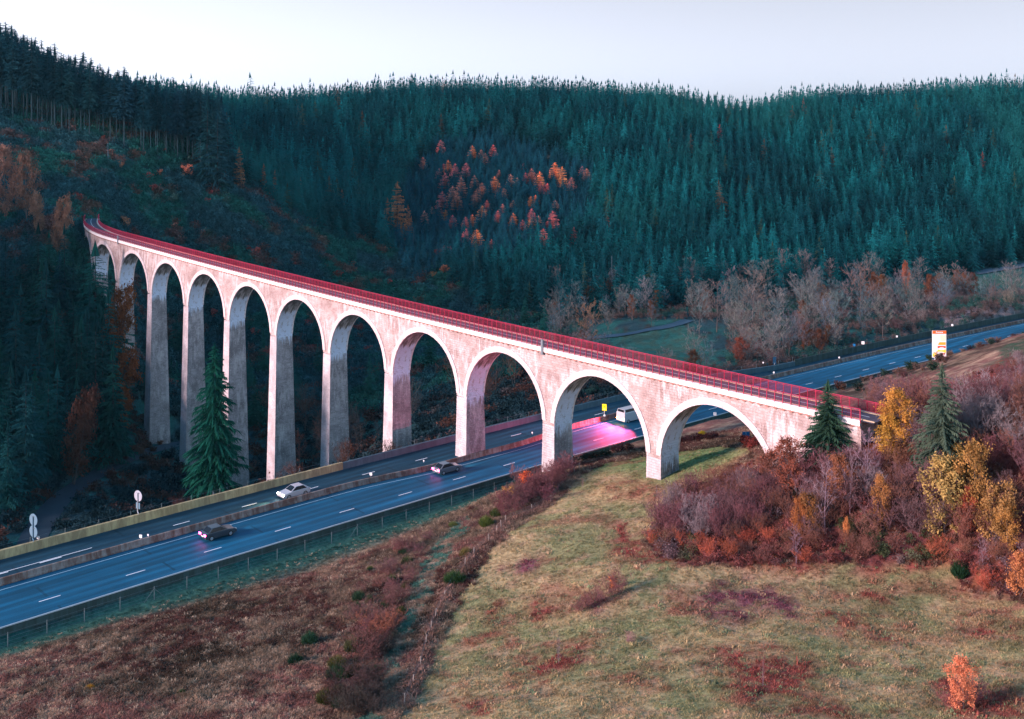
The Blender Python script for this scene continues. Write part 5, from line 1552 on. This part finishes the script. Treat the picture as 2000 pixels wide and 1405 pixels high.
for k in range(9):
    X, Y, Z = hit(1320 + k * 9.5, 868 - k * 1.2 + R.uniform(-2, 2)); plant('rusty_bush', (X, Y, Z), 1.6, 1.3, (.045, .018, .02), 'dark hedge bush along the field edge under the last arches', 'bush', 'dark hedge bushes under the last arches', .2)
for k in range(8):
    X, Y, Z = hit(1126 + k * 15, 905 - k * 3.5 + R.uniform(-2, 2)); plant('rusty_bush', (X, Y, Z), 1.7, 1.4, (.020, .035, .022) if k < 5 else (.06, .025, .025), 'low dark hedge bush beyond the second pier', 'bush', 'hedge bushes beyond the second pier', .2)
for px_, py_ in ((1462, 876), (1470, 880), (1455, 872)):
    X, Y, Z = hit(px_, py_); plant('rusty_bush', (X, Y, Z), 2.2, 1.2, (.16, .035, .03), 'deep red bush beside the last arch', 'bush', 'red bushes beside the last arch', .1)

# hedge and scrub between road and field
for (px_, py_, key, h, w, t_, lab, gp) in [
    (1100, 935, 'bare_shrub', 4.2, 1.2, (0.202, 0.085, 0.096), 'purple brown bush at the foot of the second pier', 'bushes at the foot of the second pier'), (1085, 950, 'bare_shrub', 4.0, 1.3, (0.202, 0.081, 0.085), 'purple brown bush at the foot of the second pier', 'bushes at the foot of the second pier'), (1062, 962, 'bare_shrub', 4.0, 1.2, (0.186, 0.078, 0.085), 'purple brown bush at the foot of the second pier', 'bushes at the foot of the second pier'),
    (1030, 985, 'bare_shrub', 3.6, 1.3, (0.163, 0.070, 0.081), 'plum bush in the hedge running down to the field corner', 'plum hedge bushes'), (1012, 1000, 'bare_shrub', 3.4, 1.3, (0.155, 0.070, 0.078), 'plum bush in the hedge running down to the field corner', 'plum hedge bushes'), (1045, 975, 'bare_shrub', 3.6, 1.3, (0.171, 0.070, 0.078), 'plum bush in the hedge running down to the field corner', 'plum hedge bushes'), (990, 1015, 'bare_shrub', 3.0, 1.3, (0.155, 0.070, 0.070), 'plum bush in the hedge running down to the field corner', 'plum hedge bushes'), (1070, 985, 'bare_shrub', 3.0, 1.2, (0.155, 0.062, 0.078), 'plum bush in the hedge running down to the field corner', 'plum hedge bushes'),
    (1027, 948, 'rusty_bush', 2.6, 1.0, (0.651, 0.139, 0.054), 'vivid orange red bush by the road fence', None), (994, 970, 'rusty_bush', 2.2, 1.2, (0.558, 0.326, 0.078), 'yellow leaved bush by the road fence', None), (1012, 945, 'bare_shrub', 3.2, 1.0, (0.232, 0.124, 0.132), 'thin pinkish bush left of the orange red one', None),
    (950, 1030, 'broom_bush', 2.2, 1.2, (0.085, 0.116, 0.028), 'olive broom bush at the top of the gully', None), (968, 1012, 'broom_bush', 2.0, 1.1, (0.070, 0.093, 0.031), 'olive broom bush behind the plum hedge', None), (910, 1090, 'broom_bush', 1.9, 1.2, (0.155, 0.132, 0.046), 'faded ochre broom beside the stake fence', None), (888, 1142, 'broom_bush', 2.3, 1.5, (0.043, 0.096, 0.034), 'big round dark green broom beside the stake fence', None),
    (1875, 1130, 'broom_bush', 2.6, 1.0, (0.025, 0.065, 0.028), 'dark green round bush at the edge of the thicket', None), (605, 1262, 'broom_bush', 2.2, 1.1, (0.028, 0.074, 0.040), 'dark green bush alone in the brown bracken', None), (577, 1300, 'broom_bush', 1.7, 1.2, (0.025, 0.065, 0.037), 'lower dark green bush below the lone one in the bracken', None), (722, 1120, 'broom_bush', 1.1, 1.0, (0.023, 0.054, 0.031), 'small dark green tuft in the pink bushes', None), (795, 1105, 'broom_bush', 1.7, 1.2, (0.054, 0.085, 0.031), 'green broom among the pink bushes', None), (765, 1140, 'broom_bush', 1.5, 1.3, (0.046, 0.074, 0.031), 'second green broom among the pink bushes', None), (700, 1175, 'broom_bush', 1.9, 1.1, (0.037, 0.070, 0.037), 'green broom left of the rust bush', None), (722, 1182, 'broom_bush', 1.6, 1.0, (0.062, 0.085, 0.039), 'olive broom just left of the rust bush', None),
    (745, 1248, 'bare_shrub', 3.3, 1.5, (0.256, 0.096, 0.062), 'round rust brown bush beside the green gully', None), (715, 1300, 'bare_shrub', 3.0, 1.5, (0.171, 0.078, 0.070), 'dark brown bush below the round rust one', None), (690, 1275, 'broom_bush', 2.2, 1.1, (0.078, 0.085, 0.039), 'olive bush left of the dark brown one', None), (660, 1330, 'broom_bush', 2.2, 1.3, (0.031, 0.070, 0.037), 'dark green bush in the lower gully', None), (640, 1375, 'broom_bush', 1.8, 1.5, (0.078, 0.093, 0.028), 'yellow green bush near the bottom edge', None), (700, 1360, 'bare_shrub', 2.6, 1.5, (0.093, 0.054, 0.054), 'dark leafless bush near the bottom of the gully', 'dark bushes at the bottom of the gully'), (735, 1340, 'bare_shrub', 2.4, 1.5, (0.109, 0.059, 0.054), 'dark leafless bush near the bottom of the gully', 'dark bushes at the bottom of the gully'), (680, 1400, 'bare_shrub', 2.6, 1.5, (0.062, 0.054, 0.046), 'dark leafless bush near the bottom of the gully', 'dark bushes at the bottom of the gully'), (740, 1395, 'bare_shrub', 2.4, 1.5, (0.070, 0.054, 0.051), 'dark leafless bush near the bottom of the gully', 'dark bushes at the bottom of the gully'),
    (770, 1170, 'bare_shrub', 2.2, 1.5, (0.194, 0.093, 0.093), 'pinkish brown bush in the scrub between road and field', 'pink bushes between road and field'), (750, 1125, 'bare_shrub', 2.4, 1.4, (0.186, 0.093, 0.096), 'pinkish brown bush in the scrub between road and field', 'pink bushes between road and field'), (815, 1090, 'bare_shrub', 2.4, 1.5, (0.171, 0.081, 0.085), 'pinkish brown bush in the scrub between road and field', 'pink bushes between road and field'), (780, 1080, 'bare_shrub', 2.4, 1.2, (0.202, 0.101, 0.101), 'pinkish brown bush in the scrub between road and field', 'pink bushes between road and field'), (835, 1060, 'bare_shrub', 2.0, 1.5, (0.155, 0.078, 0.078), 'pinkish brown bush in the scrub between road and field', 'pink bushes between road and field'), (800, 1140, 'bare_shrub', 1.9, 1.5, (0.186, 0.085, 0.085), 'pinkish brown bush in the scrub between road and field', 'pink bushes between road and field'), (730, 1210, 'bare_shrub', 2.2, 1.4, (0.186, 0.093, 0.085), 'pinkish brown bush in the scrub between road and field', 'pink bushes between road and field'), (690, 1215, 'bare_shrub', 2.0, 1.4, (0.171, 0.085, 0.078), 'pinkish brown bush in the scrub between road and field', 'pink bushes between road and field'),
    (885, 1030, 'broom_bush', 1.2, 1.4, (0.109, 0.132, 0.046), 'low olive mound on the bank above the gully', None), (920, 1000, 'rusty_bush', 1.4, 1.2, (0.155, 0.078, 0.062), 'low brown bush near the road fence', None), (175, 1350, 'broom_bush', .9, 1.5, (0.465, 0.248, 0.031), 'small golden broom in the dark lower left bracken', None), (355, 1360, 'broom_bush', 1.0, 1.0, (0.046, 0.093, 0.031), 'small green tuft near the bottom edge in the bracken', None),
    (1150, 1190, 'bare_shrub', 1.9, 1.1, (0.217, 0.096, 0.096), 'low plum bush in the clump alone on the field', 'plum clump alone on the field'), (1130, 1198, 'bare_shrub', 1.7, 1.2, (0.202, 0.090, 0.090), 'low plum bush in the clump alone on the field', 'plum clump alone on the field'), (1172, 1180, 'bare_shrub', 2.2, 1.1, (0.217, 0.096, 0.096), 'low plum bush in the clump alone on the field', 'plum clump alone on the field'), (1195, 1168, 'bare_shrub', 2.6, 1.0, (0.232, 0.101, 0.096), 'low plum bush in the clump alone on the field', 'plum clump alone on the field'), (1212, 1158, 'bare_shrub', 2.7, 1.0, (0.232, 0.105, 0.102), 'low plum bush in the clump alone on the field', 'plum clump alone on the field'),
    (1197, 1152, 'rusty_bush', 2.0, .6, (0.698, 0.232, 0.078), 'small orange topped bush in the plum clump on the field', None), (1230, 1257, 'bare_shrub', 1.1, 1.5, (0.295, 0.171, 0.171), 'tiny grey pink bush on the field', None), (1091, 1300, 'birch_tree', 3.3, .6, (0.248, 0.186, 0.202), 'thin bare sapling on the dark red patch of the field', None), (1490, 1340, 'birch_tree', 3.2, .8, (0.248, 0.093, 0.078), 'thin reddish sapling on the deep red patch', None), (1882, 1392, 'autumn_tree', 5.0, 1.15, (.66, .235, .125), 'small salmon orange tree alone on the lower right of the field', None), (1860, 1385, 'bare_shrub', 1.8, 1.5, (0.217, 0.078, 0.085), 'low red brown bush at the foot of the salmon orange tree', 'bushes round the salmon orange tree'), (1905, 1380, 'bare_shrub', 2.4, 1.2, (0.186, 0.078, 0.093), 'low red brown bush at the foot of the salmon orange tree', 'bushes round the salmon orange tree'), (1138, 955, 'birch_tree', 2.0, .7, (0.310, 0.171, 0.155), 'short bare sapling on the field near the second pier', None)]:
    X, Y, Z = hit(px_, py_); plant(key, (X, Y, Z - .06), h * (1.25 if key == 'bare_shrub' else 1.0), w, t_, lab, 'tree' if key in ('autumn_tree', 'birch_tree') else 'bush', gp, .06)

SCRUB = [(625, 1410), (660, 1300), (690, 1200), (690, 1150), (760, 1080), (850, 1040), (935, 985), (955, 1010), (880, 1062), (830, 1120), (785, 1215), (745, 1320), (735, 1410)]
k_ = 0
while k_ < 64:
    px_, py_ = R.uniform(620, 960), 1000 + 405 * R.uniform() ** .8
    if not inpoly([px_], [py_], SCRUB)[0]: continue
    k_ += 1; X, Y, Z = hit(px_, py_); r_ = R.uniform(); low = py_ > 1270
    if r_ < .22: plant('broom_bush', (X, Y, Z - .05), R.uniform(.9, 1.8), R.uniform(1, 1.5), (.03, .065, .03) if r_ < .12 else (.085, .09, .03), 'green broom in the tangled scrub strip above the gully' if r_ < .12 else 'olive broom in the tangled scrub strip above the gully', 'bush', 'green brooms in the scrub strip' if r_ < .12 else 'olive brooms in the scrub strip', .2)
    else: plant('bare_shrub', (X, Y, Z - .05), R.uniform(1.6, 3.0), 1.5, (.075, .05, .045) if low else (.19, .09, .085), 'dark tangled bush low in the scrub strip' if low else 'pinkish brown bush in the scrub strip above the gully', 'bush', 'dark bushes low in the scrub strip' if low else 'pinkish bushes in the scrub strip', .25)
for px_, py_ in ((1115, 925), (1098, 930), (1078, 940), (1050, 955), (1038, 968), (1020, 978), (1000, 990), (980, 1002), (1090, 955), (1060, 970)):
    X, Y, Z = hit(px_, py_); plant('bare_shrub', (X, Y, Z - .05), R.uniform(3.0, 4.6), 1.35, (.17, .075, .078), 'mauve brown bush thickening the hedge below the second pier', 'bush', 'mauve bushes in the hedge', .2)

# ------------------------------------------------------------------ grass and bracken
def blades(g, n, h, spread, w, bend):
    a = g.uniform(0, 6.28, n); r = np.sqrt(g.uniform(0, 1, n)) * spread; b = np.c_[np.cos(a) * r, np.sin(a) * r, np.full(n, -.04)]
    d = g.uniform(0, 6.28, n); l = h * g.uniform(.5, 1.1, n); k = bend * g.uniform(.3, 1.3, n)
    m_ = b + np.c_[np.cos(d) * l * k * .4, np.sin(d) * l * k * .4, l * .62]; t_ = b + np.c_[np.cos(d) * l * k, np.sin(d) * l * k, l * np.maximum(.35, 1 - .6 * k)]
    s = np.c_[-np.sin(d), np.cos(d), np.zeros(n)] * w
    return np.concatenate([np.stack([b - s, b + s, m_ + s * .7], 1), np.stack([b - s, m_ + s * .7, m_ - s * .7], 1), np.stack([m_ - s * .7, m_ + s * .7, t_], 1)])


def ground_points(n, x0, x1, y0, y1):
    Y = 1 / R.uniform(1 / y1, 1 / y0, n); X = R.uniform(x0, x1, n); return X, Y


GR = [soup_mesh('grass_tuft', blades(np.random.default_rng(400 + k), 16, .19, .24, .024, 1.0), FOLI) for k in range(3)]
BRK = [soup_mesh('bracken_tuft', blades(np.random.default_rng(410 + k), 17, .62, .34, .032, 1.25), FOLI) for k in range(3)]
n = 175000
Y = np.sqrt(R.uniform(84 ** 2, 215 ** 2, n)); X = R.uniform(-.54, .64, n) * Y; Z = H(X, Y)
c, mk_ = zone(X, Y, Z)
f = mk_['field'] & (mk_['px'] > 500)
red = mk_['red']
gi = np.flatnonzero(f); gi = gi[R.uniform(0, 1, len(gi)) < np.where(Y[gi] < 150, 1, .6)]
v = R.uniform(.84, 1.2, len(gi))[:, None]; gc = c[gi] * v
odd = R.uniform(0, 1, len(gi)); gc[odd < .10] = np.array([.18, .23, .12]) * v[odd < .10]; gc[odd > .93] = np.array([.42, .29, .18]) * v[odd > .93]
scatter('grass', np.c_[X, Y, Z][gi], np.where(R.uniform(0, 1, len(gi)) < .018, 2.3, 1.0) * R.uniform(.7, 1.35, len(gi)) * (1 + .25 * np.clip(red[gi], 0, 1)), gc, GR, label='rough autumn grass of the field in tan, olive and red patches')
b_ = (mk_['br'] | mk_['gully'] | (mk_['thick'] & (R.uniform(0, 1, n) < .3))) & (mk_['px'] > -60) & (mk_['px'] < 2060) & (mk_['u'] < -9.5)
bi = np.flatnonzero(b_); bi = bi[R.uniform(0, 1, len(bi)) < .8]
v = R.uniform(.55, 1.5, len(bi))[:, None]; bc = c[bi] * v; odd = R.uniform(0, 1, len(bi)); bc[odd < .12] = np.array([.36, .27, .19]) * v[odd < .12]
sz = R.uniform(.6, 1.25, len(bi)) * np.where(mk_['u'][bi] > -15, .5, 1) * np.where(mk_['gully'][bi], .75, 1)
fl = np.array([hit(a + (c_ - a) * f_, b + (d_ - b) * f_) for (a, b), (c_, d_) in zip(FPX[:-3], FPX[1:-2]) for f_ in np.linspace(0, 1, 22)]); fl[:, 0] += R.normal(0, .35, len(fl)); fl[:, 1] += R.normal(0, .35, len(fl)); fl[:, 2] = H(fl[:, 0], fl[:, 1])
bp = np.r_[np.c_[X, Y, Z][bi], fl]; sz = np.r_[sz, R.uniform(1.2, 2.0, len(fl))]; bc = np.r_[bc, np.array([.30, .17, .13]) * R.uniform(.5, 1.3, (len(fl), 1))]
scatter('bracken', bp, sz, bc, BRK, label='rough brown bracken and dead grass on the bank below the motorway')


# ------------------------------------------------------------------ camera, sun, sky
cd = bpy.data.cameras.new('camera'); cam = bpy.data.objects.new('camera', cd); link(cam)
cam.location = (0, 0, CZ); cam.rotation_euler = (rad(90), 0, 0)
cd.sensor_fit = 'HORIZONTAL'; cd.sensor_width = 36; cd.lens = 36 * F / 2000; cd.shift_y = -(1405 / 2 - HY) / 2000
cd.clip_start = 1; cd.clip_end = 5000
SC.camera = cam
SUN_AZ, SUN_EL = math.atan2(-.42, -.91), rad(16)      # towards the sun: low, from the left and a little behind the camera
sl_ = bpy.data.lights.new('sun', 'SUN'); sl_.energy = 3.8; sl_.angle = rad(12); sl_.color = (1.0, .73, .73)
sun = bpy.data.objects.new('sun', sl_); link(sun)
d = Vector((math.cos(SUN_AZ) * math.cos(SUN_EL), math.sin(SUN_AZ) * math.cos(SUN_EL), math.sin(SUN_EL)))
sun.rotation_euler = (-d).to_track_quat('-Z', 'Y').to_euler(); sun.location = (-300, -100, 300)
w = bpy.data.worlds.new('World'); SC.world = w; w.use_nodes = True
nt = w.node_tree; bg = nt.nodes['Background']
sk = nt.nodes.new('ShaderNodeTexSky'); sk.sky_type = 'NISHITA'; sk.sun_disc = False; sk.sun_elevation = SUN_EL; sk.sun_rotation = SUN_AZ - math.pi / 2
sk.altitude = 600; sk.air_density = 1.0; sk.dust_density = 1.2; sk.ozone_density = 2.5
# dusk haze: the low sky is a milky lilac white, the zenith a deep teal blue
def _n(typ): return nt.nodes.new('ShaderNode' + typ)
bw = _n('RGBToBW'); nt.links.new(sk.outputs[0], bw.inputs[0])
lo = _n('MixRGB'); lo.blend_type = 'MULTIPLY'; lo.inputs[0].default_value = 1; nt.links.new(bw.outputs[0], lo.inputs[1]); lo.inputs[2].default_value = (1.01, 1.075, 1.27, 1)
hi = _n('MixRGB'); hi.blend_type = 'MULTIPLY'; hi.inputs[0].default_value = 1; nt.links.new(sk.outputs[0], hi.inputs[1]); hi.inputs[2].default_value = (.75, 1.45, 1.55, 1)
tc = _n('TexCoord'); sx = _n('SeparateXYZ'); nt.links.new(tc.outputs['Generated'], sx.inputs[0])
mr = _n('MapRange'); mr.interpolation_type = 'SMOOTHSTEP'; mr.inputs['From Min'].default_value = .20; mr.inputs['From Max'].default_value = .55; nt.links.new(sx.outputs[2], mr.inputs['Value'])
mx = _n('MixRGB'); nt.links.new(mr.outputs[0], mx.inputs[0]); nt.links.new(lo.outputs[0], mx.inputs[1]); nt.links.new(hi.outputs[0], mx.inputs[2])
nt.links.new(mx.outputs[0], bg.inputs[0]); bg.inputs[1].default_value = .092
SC.render.engine = 'CYCLES'
cy = SC.cycles; cy.max_bounces = 5; cy.diffuse_bounces = 2; cy.glossy_bounces = 2; cy.transmission_bounces = 2; cy.transparent_max_bounces = 4; cy.volume_bounces = 0
cy.caustics_reflective = False; cy.caustics_refractive = False; cy.sample_clamp_indirect = 4; cy.use_denoising = True; cy.use_adaptive_sampling = True; cy.adaptive_threshold = .012
vs = SC.view_settings; vs.view_transform = 'Standard'; vs.look = 'None'; vs.exposure = 1.24; vs.gamma = 1; vs.use_curve_mapping = False


# ------------------------------------------------------------------ thin blue evening air
b = MB(); b.box((0, 500, 70), 1900, 2300, 190)
t = NT('evening_air'); v_ = t.n('VolumePrincipled'); v_.inputs['Color'].default_value = (.30, .80, 1.0, 1); v_.inputs['Density'].default_value = .000032; v_.inputs['Anisotropy'].default_value = .2
t.t.links.new(v_.outputs[0], t.out.inputs['Volume'])
tag(b.obj('haze', t.m), 'thin blue evening air filling the valley', None, None, 'stuff')
